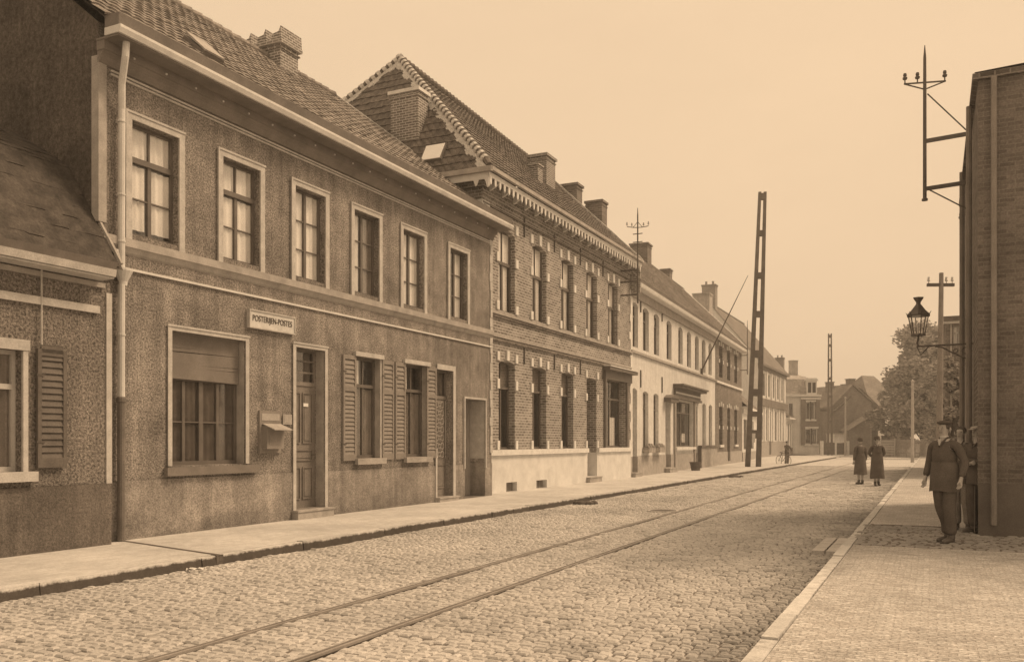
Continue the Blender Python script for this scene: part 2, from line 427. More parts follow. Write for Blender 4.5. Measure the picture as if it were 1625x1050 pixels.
def pavem(name, v, w, h, rot, bump, bias, ms=.012, contrast=.10, mort=.7, fine=.12):
    q = NT(name); xyz = q.sepxyz()
    b = q.n('ShaderNodeTexBrick'); vec = q.comb(xyz[rot], xyz[1 - rot], 0)
    dv = q.n('ShaderNodeVectorMath', operation='SCALE'); q.l(q.noise(6, 2, .5, None, 1), dv.inputs[0]); dv.inputs['Scale'].default_value = .045
    ad = q.n('ShaderNodeVectorMath', operation='ADD'); q.l(vec, ad.inputs[0]); q.l(dv.outputs[0], ad.inputs[1]); q.l(ad.outputs[0], b.inputs['Vector'])
    b.inputs['Scale'].default_value = 1; b.inputs['Brick Width'].default_value = w; b.inputs['Row Height'].default_value = h
    b.inputs['Mortar Size'].default_value = ms; b.inputs['Mortar Smooth'].default_value = .4
    b.inputs['Color1'].default_value = sep(v * (1 - contrast)); b.inputs['Color2'].default_value = sep(v * (1 + contrast)); b.inputs['Mortar'].default_value = sep(v * mort)
    k = q.math('MULTIPLY', q.mr(q.noise(.7, 5, .65), .3, .7, .80, 1.14), q.mr(q.noise(40, 3, .7), .3, .7, 1 - fine, 1 + fine))
    k = q.math('MULTIPLY', k, q.mr(q.noise(5, 4, .7), .3, .7, .9, 1.1))
    q.bump(q.math('SUBTRACT', q.math('MULTIPLY', q.noise(30, 3), .6), b.outputs['Fac']), bump, .008)
    return q.fin(q.scale_col(b.outputs['Color'], k), .88, .2)
g = MB(); g.box(-14, 96, KL + .15, KL + 12, -.04, .12)
street_obj(g.build('pavement', pavem('dusty_small_bricks', .56, .2, .1, 0, .35, .0, .008, .05, .86)))
# kerb stones, each about a metre long with slightly uneven ends
def kerb(y0, y1, s0, s1, m, name, seed, gaps=()):
    g = MB(); r = random.Random(seed); s = s0
    while s < s1:
        L = r.uniform(.8, 1.25); e = min(s + L, s1); dz = r.uniform(-.010, .010); dy = r.uniform(-.012, .010)
        if not any(a < (s + e) / 2 < b for a, b in gaps):
            ch = .02
            for (ya, yb, road) in ((y0, y1, 1),):
                g.hexa([(s+.004, ya+dy, -.04), (e-.004, ya+dy, -.04), (e-.004, yb, -.04), (s+.004, yb, -.04),
                        (s+.008, ya+dy+(ch if road > 0 else 0), .122+dz), (e-.008, ya+dy+(ch if road > 0 else 0), .122+dz), (e-.008, yb, .122+dz), (s+.008, yb, .122+dz)])
        s = e
    return street_obj(g.build(name, m))
sg = sl(0,0)
def SLp(px, py, z=0):
    t = F * (HC - z) / (py - HY); X = (px - CX) / F * t
    return X * SA + t * CA, -(X * CA - t * SA)        # (local x, local y)
def kerbm(name, v, face_v):
    q = NT(name); xyz = q.sepxyz(); nz = q.noise(7, 4, .7)
    geo = q.n('ShaderNodeNewGeometry')
    k = q.math('MULTIPLY', q.mr(geo.outputs['Random Per Island'], 0, 1, .88, 1.1), q.math('MULTIPLY', q.mr(nz, .3, .7, .8, 1.15), q.mr(q.noise(60, 2), .3, .7, .85, 1.1)))
    f = q.mr(q.math('ADD', xyz[2], q.mr(nz, .3, .7, -.02, .02)), .085, .112, 0, 1)   # shade and dirt of the upright face put into a darker colour
    c = q.mix(f, sep(face_v), sep(v))
    q.bump(q.noise(40, 3), .4, .008)
    return q.fin(q.scale_col(c, k), .85, .2)
kn = SLp(345, 880, .1)[0]
kerb(KL, KL + .14, -14, 91, kerbm('left_kerb_stone', .56, .09), 'kerb_left', 5, ((kn - .02, kn + .02),))
dr = (SLp(1345, 865, .12)[0], SLp(1380, 832, .12)[0])
kerb(KR - .15, KR - .01, -12, 100, kerbm('right_kerb_stone', .58, .30), 'kerb_right', 9)
# small open rain channel across the left pavement from the downpipe to the kerb
g = MB(); a = SLp(190, 857, .12); b = SLp(345, 880, .12)
g.bar((a[0], a[1], .1215), (b[0], KL + .02, .1215), .07, .006); g.bar((b[0]-.06, KL+.012, .06), (b[0]+.06, KL+.012, .06), .03, .13)
street_obj(g.build('rain_channel', M['kerbd']))
# right pavement: small bricks, crossed by a strip of rough setts
g = MB(); g.box(-12, 104, -9, KR - .152, -.04, .118)
street_obj(g.build('pavement_right', pavem('worn_paving_bricks', .475, .13, .065, 1, .8, 0, .009, .16, .84, .42)))
c0, c1 = SLp(1400, 866, .12), SLp(1400, 833, .12)
g = MB(); g.box(c0[0] - .07, c1[0] + .05, -3.2, KR - .18, .1, .1215)
street_obj(g.build('crossing_bed', plain('crossing_dirt', .16, .2, 3, .2, 40, .95, .05)))
g = MB(); rnd = random.Random(11); s = c0[0]
while s < c1[0]:
    ds = rnd.uniform(.12, .15); y = -3.2 + rnd.uniform(0, .1)
    while y < KR - .22:
        dy = rnd.uniform(.13, .19); gp = rnd.uniform(.008, .014); h = .132 + rnd.gauss(0, .006); o_ = rnd.uniform(-.008, .008)
        n = len(g.v); x0, x1, y0, y1 = s + gp + o_, min(s + ds, c1[0] + .03) - gp + o_, y + gp, y + dy - gp; q = .022
        g.v += [(x0,y0,.1),(x1,y0,.1),(x1,y1,.1),(x0,y1,.1)] + [(x0,y0,h-.015),(x1,y0,h-.015),(x1,y1,h-.015),(x0,y1,h-.015)] + [(x0+q,y0+q,h),(x1-q,y0+q,h),(x1-q,y1-q,h),(x0+q,y1-q,h)]
        for k in range(4):
            j = (k+1) % 4; g.f.append((n+k, n+j, n+4+j, n+4+k)); g.f.append((n+4+k, n+4+j, n+8+j, n+8+k))
        g.f.append((n+8, n+9, n+10, n+11)); y += dy
    s += ds
street_obj(g.build('crossing_setts', M['sett']))
for ss, nm in ((c0[0] - .1, 'near'), (c1[0] + .09, 'far')):
    g = MB(); g.box(ss - .03, ss + .03, -3.2, KR - .18, .1, .127); street_obj(g.build('crossing_edge', M['kerb'] if nm == 'near' else M['kerbd']))
# iron gutter grate set against the right kerb, and stone gutter slabs beyond it
gx, gy = SLp(1312, 868)
gt = thing('gutter_grate', 'dark iron gutter grate in the road against the right kerb', 'grate', sl(gx, -(KR + .22), 0), RZ)
g = MB(); g.box(-.36, .36, -.2, .2, -.03, .004); g.build('frame', M['iron'], gt)
g = MB()
for i in range(9): g.box(-.32 + i*.075, -.285 + i*.075, -.17, .17, .004, .03)
g.build('bars', M['iron'], gt)
g = MB()
for k in range(2):
    for j in range(2): g.box(dr[0] - .1 + j*1.0, dr[0] + .86 + j*1.0, KR + .03 + k*.2, KR + .2 + k*.2, -.03, .035)
street_obj(g.build('gutter_slabs', M['kerb']))
# metre-gauge tram rails: polished head, dirt-filled groove, guard lip
def railstrip(y_off, w, z, name, m, parent=None):
    g = MB(); ss = [3 + i * 1.5 for i in range(70)]
    for a, b in zip(ss, ss[1:]):
        ya, yb = rail_y(a) + y_off, rail_y(b) + y_off
        g.hexa([(a, ya - w/2, -.04), (b, yb - w/2, -.04), (b, yb + w/2, -.04), (a, ya + w/2, -.04),
                (a, ya - w/2, z), (b, yb - w/2, z), (b, yb + w/2, z), (a, ya + w/2, z)])
    return street_obj(g.build(name, m))
for off, nm in ((0, 'near'), (1.0, 'far')):
    railstrip(off - .014, .030, .007, 'rail_head', M['rail'])
    railstrip(off + .019, .036, -.012, 'rail_groove', M['groove'])
    railstrip(off + .044, .014, .004, 'rail_guard', M['rail'])
    railstrip(off - .042, .026, -.014, 'rail_joint', M['groove'])

# ------------------------------------------------------------------ house-building helpers
def facade(u0, u1, z0, z1, holes, rev, y=0.0):
    """front sheet with openings and their reveals; hole = (ua, ub, za, zb, arch rise)"""
    g = MB(); us = sorted({u0, u1} | {h[0] for h in holes} | {h[1] for h in holes}); zs = sorted({z0, z1} | {max(h[2], z0) for h in holes} | {h[3] for h in holes})
    us = [q for q in us if u0 <= q <= u1]; zs = [q for q in zs if z0 <= q <= z1]
    for a, b in zip(us, us[1:]):
        for c, d in zip(zs, zs[1:]):
            mu, mz = (a+b)/2, (c+d)/2
            if any(h[0] < mu < h[1] and h[2] < mz < h[3] for h in holes): continue
            g.quad((a, y, c), (b, y, c), (b, y, d), (a, y, d))
    for h in holes:
        ua, ub, za, zb = h[:4]; ar = h[4] if len(h) > 4 else 0; rv = h[5] if len(h) > 5 else rev
        lowcut, topcut = za < z0, zb > z1; za = max(za, z0)
        if topcut: zb = z1; ar = 0
        g.quad((ua, y, za), (ua, y + rv, za), (ua, y + rv, zb - ar), (ua, y, zb - ar)); g.quad((ub, y + rv, za), (ub, y, za), (ub, y, zb - ar), (ub, y + rv, zb - ar))
        if not lowcut: g.quad((ua, y + rv, za), (ua, y, za), (ub, y, za), (ub, y + rv, za))
        if topcut: continue
        n = 8 if ar else 1; pts = []
        for i in range(n + 1):
            t = i / n; pts.append((ua + (ub-ua)*t, zb - ar + ar * (1 - (2*t-1)**2)))
        for (xa, qa), (xb, qb) in zip(pts, pts[1:]):
            if ar: g.quad((xa, y, qa), (xb, y, qb), (xb, y, zb), (xa, y, zb))
            g.quad((xa, y, qa), (xb, y, qb), (xb, y + rv, qb), (xa, y + rv, qa))
    return g
def curtain_sheet(ua, ub, za, zb, y, waves=5, amp=.025):
    g = MB(); n = waves * 6
    for i in range(n):
        a, b = i / n, (i+1) / n
        f = lambda t: y + amp * math.sin(t * waves * 2 * math.pi) + amp * .5 * math.sin(t * waves * 3.7 + ua)
        g.quad((ua + (ub-ua)*a, f(a), za), (ua + (ub-ua)*b, f(b), za), (ua + (ub-ua)*b, f(b), zb), (ua + (ub-ua)*a, f(a), zb))
    return g
def window(H, ua, ub, za, zb, rev, fm='sash', transom=.66, tt=.07, bars=(.33,), mull=.07, curtains=(), blind=None, label=None, fw=.055, glass=True):
    """wooden frame with mullion, transom and glazing bars, a pane behind it and what hangs inside"""
    g = MB(); y0, y1 = rev - .012, rev + .05; e = .03; w, h = ub - ua, zb - za
    g.box(ua - e, ua + fw, y0, y1, za - e, zb + e); g.box(ub - fw, ub + e, y0, y1, za - e, zb + e)
    g.box(ua + fw, ub - fw, y0 + .002, y1 - .002, za - e, za + fw * 1.2); g.box(ua + fw, ub - fw, y0 + .002, y1 - .002, zb - fw, zb + e)
    zt = za + h * transom if transom else zb - fw; um = (ua + ub) / 2
    if transom: g.box(ua + fw, ub - fw, y0 - .02, y1, zt - tt/2, zt + tt/2)
    if mull:
        g.box(um - mull/2, um + mull/2, y0 + .004, y1 - .004, za + fw * 1.2, zt - (tt/2 if transom else 0))
        if transom: g.box(um - .015, um + .015, y0 + .008, y1 - .008, zt + tt/2, zb - fw)
    for b in bars:
        z = za + (zt - za) * b
        g.box(ua + fw, ub - fw, y0 + .012, y1 - .012, z - .011, z + .011)
    f = g.build('window', M[fm], H)
    if label: f['label'] = label
    if glass:
        p = MB(); p.quad((ua, y0 + .03, za), (ub, y0 + .03, za), (ub, y0 + .03, zb), (ua, y0 + .03, zb)); p.build('pane', M['glass'], f, fix=False)
    for c in curtains:       # (t0, t1, z0 fraction, z1 fraction, material)
        curtain_sheet(ua + w*c[0], ua + w*c[1], za + h*c[2], za + h*c[3], rev + .045, max(2, int(4 * (c[1]-c[0]) * w / .6) + 1), .011).build('curtain', M[c[4]], f, smooth=True)
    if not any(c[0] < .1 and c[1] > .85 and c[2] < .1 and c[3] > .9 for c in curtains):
        curtain_sheet(ua - .05, ub + .05, za - .05, zb + .05, rev + .32, 6, .03).build('room_backdrop', M['roomsheet'], f)  # added backdrop sheet, its brown lifts the dark room behind the glass
    if blind:
        b = MB(); b.box(ua + .01, ub - .01, rev + .036, rev + .04, za + h*blind[0], za + h*blind[1]); b.build('blind', M[blind[2]], f)
    return f
def tiles(g, O, U, S, slen, lim, row=.33, tw=.235, amp=.028, lift=.03, seed=1):
    """courses of pantiles: each course a waved strip whose lower edge lies on the one below"""
    O, U, S = Vector(O), Vector(U).normalized(), Vector(S).normalized(); N = U.cross(S).normalized()
    if N.z < 0: N = -N
    r = random.Random(seed); nr = int(slen / row + .999)
    for i in range(nr):
        v0 = i * row; v1 = min(v0 + row * 1.1, slen); ua, ub = lim(v0); uc, ud = lim(min(v1, slen)); lo, hi = min(ua, uc), max(ub, ud)
        if ub - ua < .05: continue
        n = max(2, int((ub - ua) / (tw / 5))); base = len(g.v)
        jit = [r.gauss(0, .004) for _ in range(int((hi - lo) / tw) + 4)]; sj = [r.gauss(0, .006) for _ in jit]
        for k in range(n + 1):
            t = k / n; uu = ua + (ub - ua) * t; ut = uc + (ud - uc) * t
            ph = uu / tw; c = int(max(0, (uu - lo) / tw)); p = amp * (abs(math.sin(math.pi * ph)) ** .8)
            sag = .02 * math.sin(uu * .5 + seed) * math.sin(v0 * .5)
            ju = jit[min(c, len(jit)-1)]; jv = sj[min(c, len(sj)-1)]
            g.v.append(tuple(O + U*uu + S*(v0 + jv) + N*(p + lift - .028 + sag)))
            g.v.append(tuple(O + U*uu + S*(v0 + jv) + N*(p + lift + ju + sag)))
            ph2 = ut / tw; p2 = amp * (abs(math.sin(math.pi * ph2)) ** .8)
            g.v.append(tuple(O + U*ut + S*v1 + N*(p2 + ju*.5 + sag)))
        for k in range(n):
            a = base + k * 3; b = a + 3
            g.f.append((a, b, b + 1, a + 1)); g.f.append((a + 1, b + 1, b + 2, a + 2))
    return g
def chimney(H, u0, u1, y0, y1, z0, z1, m='chim', cap=.08, pots=0, merl=0, capm=None, label=None, lip=.1):
    g = MB(); g.box(u0, u1, y0, y1, z0, z1 - lip); g.box(u0 - cap*.5, u1 + cap*.5, y0 - cap*.5, y1 + cap*.5, z1 - lip*2.3, z1 - lip*1.9)
    c = g.build('chimney', M[m], H)
    g = MB(); g.box(u0 - cap, u1 + cap, y0 - cap, y1 + cap, z1 - lip + .001, z1 - .001)
    for i in range(merl):
        w = (y1 - y0 + 2*cap) / (merl * 2 - 1); ya = y0 - cap + 2*i*w
        g.prism_x([(ya + .01, z1), (ya + w*1.25, z1), (ya + w*1.2, z1 + .16), (ya + .1, z1 + .2), (ya + .03, z1 + .34)], u0 - cap + .02, u1 + cap - .02)
    g.build('chimney_cap', M[capm or m], c)
    for i in range(pots):
        q = MB(); q.lathe([(.11, 0), (.1, .3), (.12, .32), (.12, .36), (.08, .36)], 10, ((u0+u1)/2, y0 + (y1-y0)*(i+.5)/pots, z1 - .002)); q.build('chimney_pot', M['chim'], c)
    if label: c['label'] = label
    return c
def shutter(H, ua, ub, za, zb, y=-.045, split=.68, m='shutter'):
    g = MB(); f = .055; y1 = y + .04
    g.box(ua, ua + f, y, y1, za, zb); g.box(ub - f, ub, y, y1, za, zb)
    zs = za + (zb - za) * split
    for (a, b) in ((za, za + .13), (zs - .05, zs + .05), (zb - .09, zb)): g.box(ua + f, ub - f, y + .001, y1 - .001, a, b)
    for lo, hi in ((za + .13, zs - .05), (zs + .05, zb - .09)):
        n = max(3, int((hi - lo) / .085))
        for i in range(n):
            z = lo + (hi - lo) * (i + .5) / n; dz = (hi - lo) / n * .62
            g.hexa([(ua+f, y+.004, z-dz), (ub-f, y+.004, z-dz), (ub-f, y+.012, z-dz), (ua+f, y+.012, z-dz), (ua+f, y+.028, z+dz*.6), (ub-f, y+.028, z+dz*.6), (ub-f, y+.036, z+dz*.6), (ua+f, y+.036, z+dz*.6)])
    s = g.build('shutter', M[m], H); h = MB()
    for z in (za + .35, zb - .35): h.box(ua - .02, ua + .1, y - .008, y - .001, z - .012, z + .012)
    build_each(h, 'hinge', M['iron'], s); return s
def door(H, ua, ub, za, zb, rev, m, ztr, panels, label=None, transom_panes=3, handle=True):
    """a leaf with raised-and-sunk panels below a transom light"""
    g = MB(); y = rev; g.box(ua - .03, ub + .03, y, y + .05, za, ztr - .04)
    fr = .02
    for (a, b, c, d) in panels:
        A, B = ua + (ub-ua)*a, ua + (ub-ua)*b; C_, D_ = za + (ztr-za)*c, za + (ztr-za)*d
        for q in ((A, B, C_, C_+fr), (A, B, D_-fr, D_), (A, A+fr, C_+fr, D_-fr), (B-fr, B, C_+fr, D_-fr)): g.box(q[0], q[1], y - .022, y - .001, q[2], q[3])
        g.box(A + .06, B - .06, y - .012, y - .001, C_ + .06, D_ - .06)
    o = g.build('door', M[m], H)
    if label: o['label'] = label
    if handle:
        h = MB(); hx = ub - .1; h.tube([(hx, y - .001, za + 1.05), (hx, y - .06, za + 1.05), (hx - .09, y - .06, za + 1.05)], .012, 8); h.build('handle', M['iron'], o)
    if transom_panes:
        t = MB(); t.box(ua - .03, ub + .03, y - .02, y + .05, ztr - .04, ztr + .04); t.box(ua - .03, ua + .05, y, y + .05, ztr + .04, zb + .03); t.box(ub - .05, ub + .03, y, y + .05, ztr + .04, zb + .03); t.box(ua + .05, ub - .05, y, y + .05, zb - .05, zb + .03)
        for i in range(1, transom_panes): z = ztr + (zb - ztr) * i / transom_panes; t.box(ua + .05, ub - .05, y + .01, y + .04, z - .015, z + .015)
        t = t.build('transom_light', M[m], H); p = MB(); p.quad((ua, y + .028, ztr), (ub, y + .028, ztr), (ub, y + .028, zb), (ua, y + .028, zb)); p.build('pane', M['glass'], t, fix=False)
        curtain_sheet(ua, ub, ztr, zb, y + .12, 4, .015).build('curtain', M['curtaind'], t)
    return o
def step(H, ua, ub, z0, z1, out): g = MB(); g.box(ua, ub, -out, -.001, z0, z1); g.box(ua-.02, ub+.02, -out-.02, -.003, z1+.001, z1+.035); return g.build('doorstep', M['trimdim'], H)

# ------------------------------------------------------------------ HOUSE A: two-storey roughcast house, post office on the ground floor
P0 = .115
A = thing('house', 'nearest two-storey roughcast house with six upper windows, pale cornice and long tiled roof', 'house', WA.loc(0), WA.rz)
LA = WA.L; uA, zA = WA.u, WA.z; BD = 5.41
zRidge = 12.15; zE = 7.80
up_c = [uA(383) + (i - 1) * ((uA(656) - uA(383)) / 3) for i in range(6)]; up_c[0] = uA(246.5); up_c[5] = uA(727.5)
zs_sill = 4.80; z_top = 6.55; hw = .47
ups = [(c - hw, c + hw, zs_sill, z_top, 0, .16) for c in up_c]
bw0, bw1 = uA(271), uA(388); bz0, bz1 = zA(271, 739), zA(271, 524)
d1a, d1b = uA(468), uA(514); d1z0, d1z1 = .30, zA(468, 550)
w1a, w1b = uA(565), uA(602.5); w2a, w2b = uA(642.5), uA(677); wz0, wz1 = zA(585, 726.5), zA(585, 568)
d2a, d2b = uA(692), uA(717.5); d2z0, d2z1 = .24, zA(690, 585)
d3a, d3b = uA(736.5), uA(769); d3z0, d3z1 = .13, zA(737, 632)
holes = ups + [(bw0, bw1, bz0, bz1, 0, .22), (d1a, d1b, d1z0, d1z1, 0, .25), (w1a, w1b, wz0, wz1, 0, .16), (w2a, w2b, wz0, wz1, 0, .16), (d2a, d2b, d2z0, d2z1, 0, .2), (d3a, d3b, d3z0, d3z1, 0, .5)]
z_pl = 1.02
facade(0, LA, z_pl, zE, holes, .2).build('wall', M['stuccoA'], A)
facade(0, LA, P0, z_pl, [h for h in holes if h[2] < z_pl], .2, -.018).build('plinth', M['plinthA'], A)
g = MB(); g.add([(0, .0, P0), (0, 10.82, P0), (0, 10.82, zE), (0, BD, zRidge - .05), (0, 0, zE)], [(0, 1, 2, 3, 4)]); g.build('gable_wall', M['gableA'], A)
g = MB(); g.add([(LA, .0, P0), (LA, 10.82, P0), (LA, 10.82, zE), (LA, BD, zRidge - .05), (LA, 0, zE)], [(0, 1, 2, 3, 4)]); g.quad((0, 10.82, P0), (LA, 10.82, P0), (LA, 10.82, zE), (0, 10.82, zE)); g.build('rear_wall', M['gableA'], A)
# corner pilaster, band courses, cornice
g = MB(); g.box(-.02, .12, -.03, .12, 4.86, 7.3); g.build('corner_pilaster', M['trimdim'], A)
zs0, zs1 = zA(347, 428), zA(347, 416.5)
g = MB(); g.box(-.03, LA, -.085, -.001, zs0, zs1); g.prism_x([(0, zs0), (-.07, zs0), (-.03, zs0 - .08), (0, zs0 - .11)], -.02, LA); g.build('sill_band', M['trimdim'], A)
zl = zA(347, 460); g = MB(); g.box(.12, LA, -.04, -.001, zl, zl + .035); g.build('string_course', M['cornice'], A)
zl = zA(300, 170.5); g = MB(); g.box(.2, LA, -.035, -.001, zl, zl + .03); g.box(.2, LA, -.028, -.001, zl - .05, zl - .02); g.build('string_course', M['trimA'], A)
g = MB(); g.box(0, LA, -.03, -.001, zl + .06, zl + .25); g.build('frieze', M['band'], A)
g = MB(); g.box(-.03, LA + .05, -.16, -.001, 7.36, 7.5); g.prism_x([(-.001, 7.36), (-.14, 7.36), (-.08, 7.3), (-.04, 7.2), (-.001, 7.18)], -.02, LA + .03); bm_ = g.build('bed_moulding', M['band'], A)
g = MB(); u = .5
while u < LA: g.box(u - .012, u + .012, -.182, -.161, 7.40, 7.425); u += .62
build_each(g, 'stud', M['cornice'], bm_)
g = MB(); g.box(-.04, LA + .3, -.46, -.001, 7.5, 7.529); g.build('soffit', M['band'], A)  # shade under the eaves put into the darker colour
g = MB(); g.prism_x([(-.44, 7.53), (-.50, 7.53), (-.53, 7.60), (-.53, 7.64), (-.44, 7.64)], -.06, LA + .34); g.box(-.06, .0, -.44, -.2, 7.53, 7.64); g.box(LA + .26, LA + .34, -.44, .2, 7.53, 7.64); g.build('cornice', M['cornice'], A)
g = MB(); g.prism_x([(-.47, 7.642), (-.50, 7.82), (-.47, 7.82), (-.44, 7.67), (-.26, 7.67), (-.24, 7.82), (-.2, 7.82), (-.2, 7.642)], -.05, LA + .32); g.box(-.055, -.05, -.49, -.2, 7.65, 7.82); g.box(LA + .32, LA + .325, -.49, -.2, 7.65, 7.82); g.build('gutter', M['gutter'], A)
# roof
sl_l = math.hypot(BD + .26, zRidge - 7.80); Sv = Vector((0, BD + .26, zRidge - 7.80)).normalized()
g = MB(); tiles(g, (-.12, -.26, 7.80), (1, 0, 0), Sv, sl_l, lambda v: (0, LA + .24), seed=2)
roofA = g.build('roof', M['tileA'], A, smooth=False)
g = MB(); g.quad((-.1, -.24, 7.78), (LA + .1, -.24, 7.78), (LA + .1, BD, zRidge - .02), (-.1, BD, zRidge - .02)); g.quad((-.1, BD, zRidge), (LA + .1, BD, zRidge), (LA + .1, 11.1, 7.7), (-.1, 11.1, 7.7)); g.build('rear_roof', M['tileA'], A)
g = MB(); r = random.Random(4); u = -.1
while u < LA: g.tube([(u, BD, zRidge + .0 + r.uniform(-.008, .008)), (u + .36, BD, zRidge + .02)], [.11, .125], 8); u += .34
g.build('ridge_tiles', M['tileA'], roofA)
g = MB()
for uu in (LA + .13,):
    for i in range(16):
        a, b = i / 16, (i + 1) / 16
        p = lambda t: Vector((uu, -.26 + (BD + .26) * t, 7.80 + (zRidge - 7.80) * t + .05))
        g.bar(p(a) + Vector((r.uniform(-.012, .012), 0, r.uniform(-.01, .01))), p(b), .10, .07)
g.build('verge_mortar', M['mortar'], roofA)
chimney(A, uA(436, -BD) - .35, uA(436, -BD) + .38, BD - .5, BD + .62, zRidge - .6, zA(430, 66, -BD) - .12, 'chim', .09, merl=3)
# raised roof light
bu = uA(312, -.9); P = lambda t: Vector((0, -.26 + (BD + .26) * t, 7.80 + (zRidge - 7.80) * t)); hw_ = .24
a, b = P(.14), P(.225); nn = Vector((0, -(zRidge - 7.8), BD + .26)).normalized()
g = MB(); q = [Vector((bu - hw_, 0, 0)) + a, Vector((bu + hw_, 0, 0)) + a, Vector((bu + hw_, 0, 0)) + b, Vector((bu - hw_, 0, 0)) + b]
g.hexa([v + nn * .02 for v in q] + [v + nn * .10 for v in q]); sk = g.build('skylight', M['gutter'], A)
g = MB(); q2 = [v + nn * (.105 if i < 2 else .15) for i, v in enumerate(q)]; g.hexa(q2 + [v + nn * .03 for v in q2]); g.build('raised_lid', M['trimdim'], sk)
# upper windows with painted surrounds
for i, c in enumerate(up_c):
    cur = [(.02, .49, .0, .64, 'curtain'), (.51, .98, .0, .64, 'curtain'), (.02, .98, .68, .98, 'curtain')]
    if i in (0, 1): tr, br = .68, (.5,)
    else: tr, br = None, (.34, .67); cur = [(.03, .48, 0, .98, 'curtain'), (.52, .97, 0, .98, 'curtain')]
    if i == 0: cur = [(.02, .44, .07, .64, 'curtain'), (.56, .98, .07, .64, 'curtain'), (.02, .98, .7, .98, 'curtain')]
    if i == 3: cur = [(.02, .42, 0, .98, 'curtain'), (.52, .97, 0, .98, 'curtaind')]
    if i == 5: cur = [(.03, .36, 0, .98, 'curtain'), (.5, .92, .04, .98, 'curtain')]
    w = window(A, c - hw, c + hw, zs_sill, z_top, .135, transom=tr, bars=br, mull=.07, tt=.085, fw=.045, curtains=cur,
               label={0: 'upper window nearest the corner with net curtains drawn apart', 3: 'upper window with a pale left casement and a brown curtain on the right'}.get(i))
    s_ = MB(); o_ = .115
    for (x0, x1, za_, zb_) in ((c-hw-o_, c-hw, zs1, z_top), (c+hw, c+hw+o_, zs1, z_top), (c-hw-o_, c+hw+o_, z_top, z_top + .12)): s_.box(x0, x1, -.03, -.001, za_, zb_)
    s_.box(c-hw-o_-.012, c+hw+o_+.012, -.045, -.031, z_top + .09, z_top + .125); s_.box(c-hw-o_-.012, c-hw-o_+.02, -.045, -.031, zs1, z_top + .089)
    s_.build('surround', M['trimA'], w)
def surround(H, ua, ub, za, zb, w, m='trimA', out=.035, bottom=False):
    s_ = MB(); s_.box(ua - w, ua, -out, -.02, za, zb); s_.box(ub, ub + w, -out, -.02, za, zb); s_.box(ua - w, ub + w, -out, -.02, zb, zb + w)
    s_.box(ua - w - .012, ub + w + .012, -out - .014, -out - .001, zb + w * .72, zb + w + .01)
    return s_.build('surround', M[m], H)
# broad office window with its roller blind half down
w = window(A, bw0, bw1, bz0, bz1, .2, transom=.66, bars=(.5,), mull=.09, curtains=((.02, .98, 0, .95, 'roomsheet'),), label='broad office window with a slatted blind half down', glass=True)  # the dim sheet's colour stands in for the dark room inside
surround(w, bw0, bw1, bz0, bz1, .085)
g = MB()
for t in (.27, .73): x = bw0 + (bw1 - bw0) * t; g.box(x - .03, x + .03, .192, .24, bz0 + .06, bz0 + (bz1 - bz0) * .64)
build_each(g, 'mullion', M['sash'], w)
g = MB(); zb_ = bz0 + (bz1 - bz0) * .645; n = 17
for i in range(n):
    z = zb_ + (bz1 - zb_) * i / n; sag = .012 * math.sin(i * 1.3)
    for k in range(6):
        xa, xb = bw0 + .02 + (bw1 - bw0 - .04) * k / 6, bw0 + .02 + (bw1 - bw0 - .04) * (k + 1) / 6
        dz = lambda x: sag + .02 * math.sin(i * .5 + x)
        g.hexa([(xa, .13, z + dz(xa)), (xb, .13, z + dz(xb)), (xb, .145, z + dz(xb)), (xa, .145, z + dz(xa)), (xa, .12, z + dz(xa) + .055), (xb, .12, z + dz(xb) + .055), (xb, .13, z + dz(xb) + .055), (xa, .13, z + dz(xa) + .055)])
g.build('roller_blind', M['rblind'], w)
g = MB(); g.box(uA(259), uA(405.5), -.10, -.019, bz0 - .16, bz0 - .02); g.build('window_sill', M['band'], w)
# first door
d = door(A, d1a, d1b, d1z0, d1z1, .22, 'wood', zA(468, 606), ((.12, .46, .52, .93), (.54, .88, .52, .93), (.12, .88, .38, .47), (.12, .46, .07, .33), (.54, .88, .07, .33)), 'panelled office door with two white slips of paper')
surround(d, d1a, d1b, .12, d1z1, .085)
g = MB()
for t in (.10, .55): x = d1a + (d1b - d1a) * t; g.box(x, x + .15, .190, .194, zA(468, 643), zA(468, 637.5))
build_each(g, 'paper_notice', M['paper'], d)
for ub_, z0_, z1_, dp_, pr_ in ((bw1, bz0, bz1, .18, w), (d1b, d1z0, d1z1, .2, d), (w1b, wz0, wz1, .13, None), (w2b, wz0, wz1, .13, None)):
    g = MB(); g.box(ub_ - .005, ub_ - .001, .004, dp_, z0_ + .004, z1_ - .004); g.build('painted_reveal', M['trimdim'], A)
step(A, d1a - .1, d1b + .12, P0, .26, .16)
# two shuttered windows and the second door
for (a, b, lab) in ((w1a, w1b, 'first ground-floor window between louvred shutters'), (w2a, w2b, 'second ground-floor window between louvred shutters')):
    w = window(A, a, b, wz0, wz1, .15, transom=.72, bars=(), mull=.05, curtains=((.05, .48, .0, .69, 'curtaind'), (.55, .95, .0, .69, 'curtaind'), (.0, .4, .74, 1, 'curtain')), label=lab)
    s_ = MB(); s_.box(a - .1, b + .08, -.075, -.001, wz1 + .005, wz1 + .10); s_.build('lintel', M['trimA'], w)
    s_ = MB(); s_.box(a - .08, b + .12, -.11, -.019, wz0 - .13, wz0 - .003); s_.build('window_sill', M['trimdim'], w)
    s_ = MB(); s_.box(b + .002, b + .07, -.02, -.001, wz0, wz1); s_.build('jamb', M['trimA'], w)
sz0, sz1 = zA(545, 731), zA(545, 562)
for (a, b) in ((542.5, 563), (605, 623), (625.5, 641.5), (675.5, 690.5)): shutter(A, uA(a), uA(b), sz0, sz1)
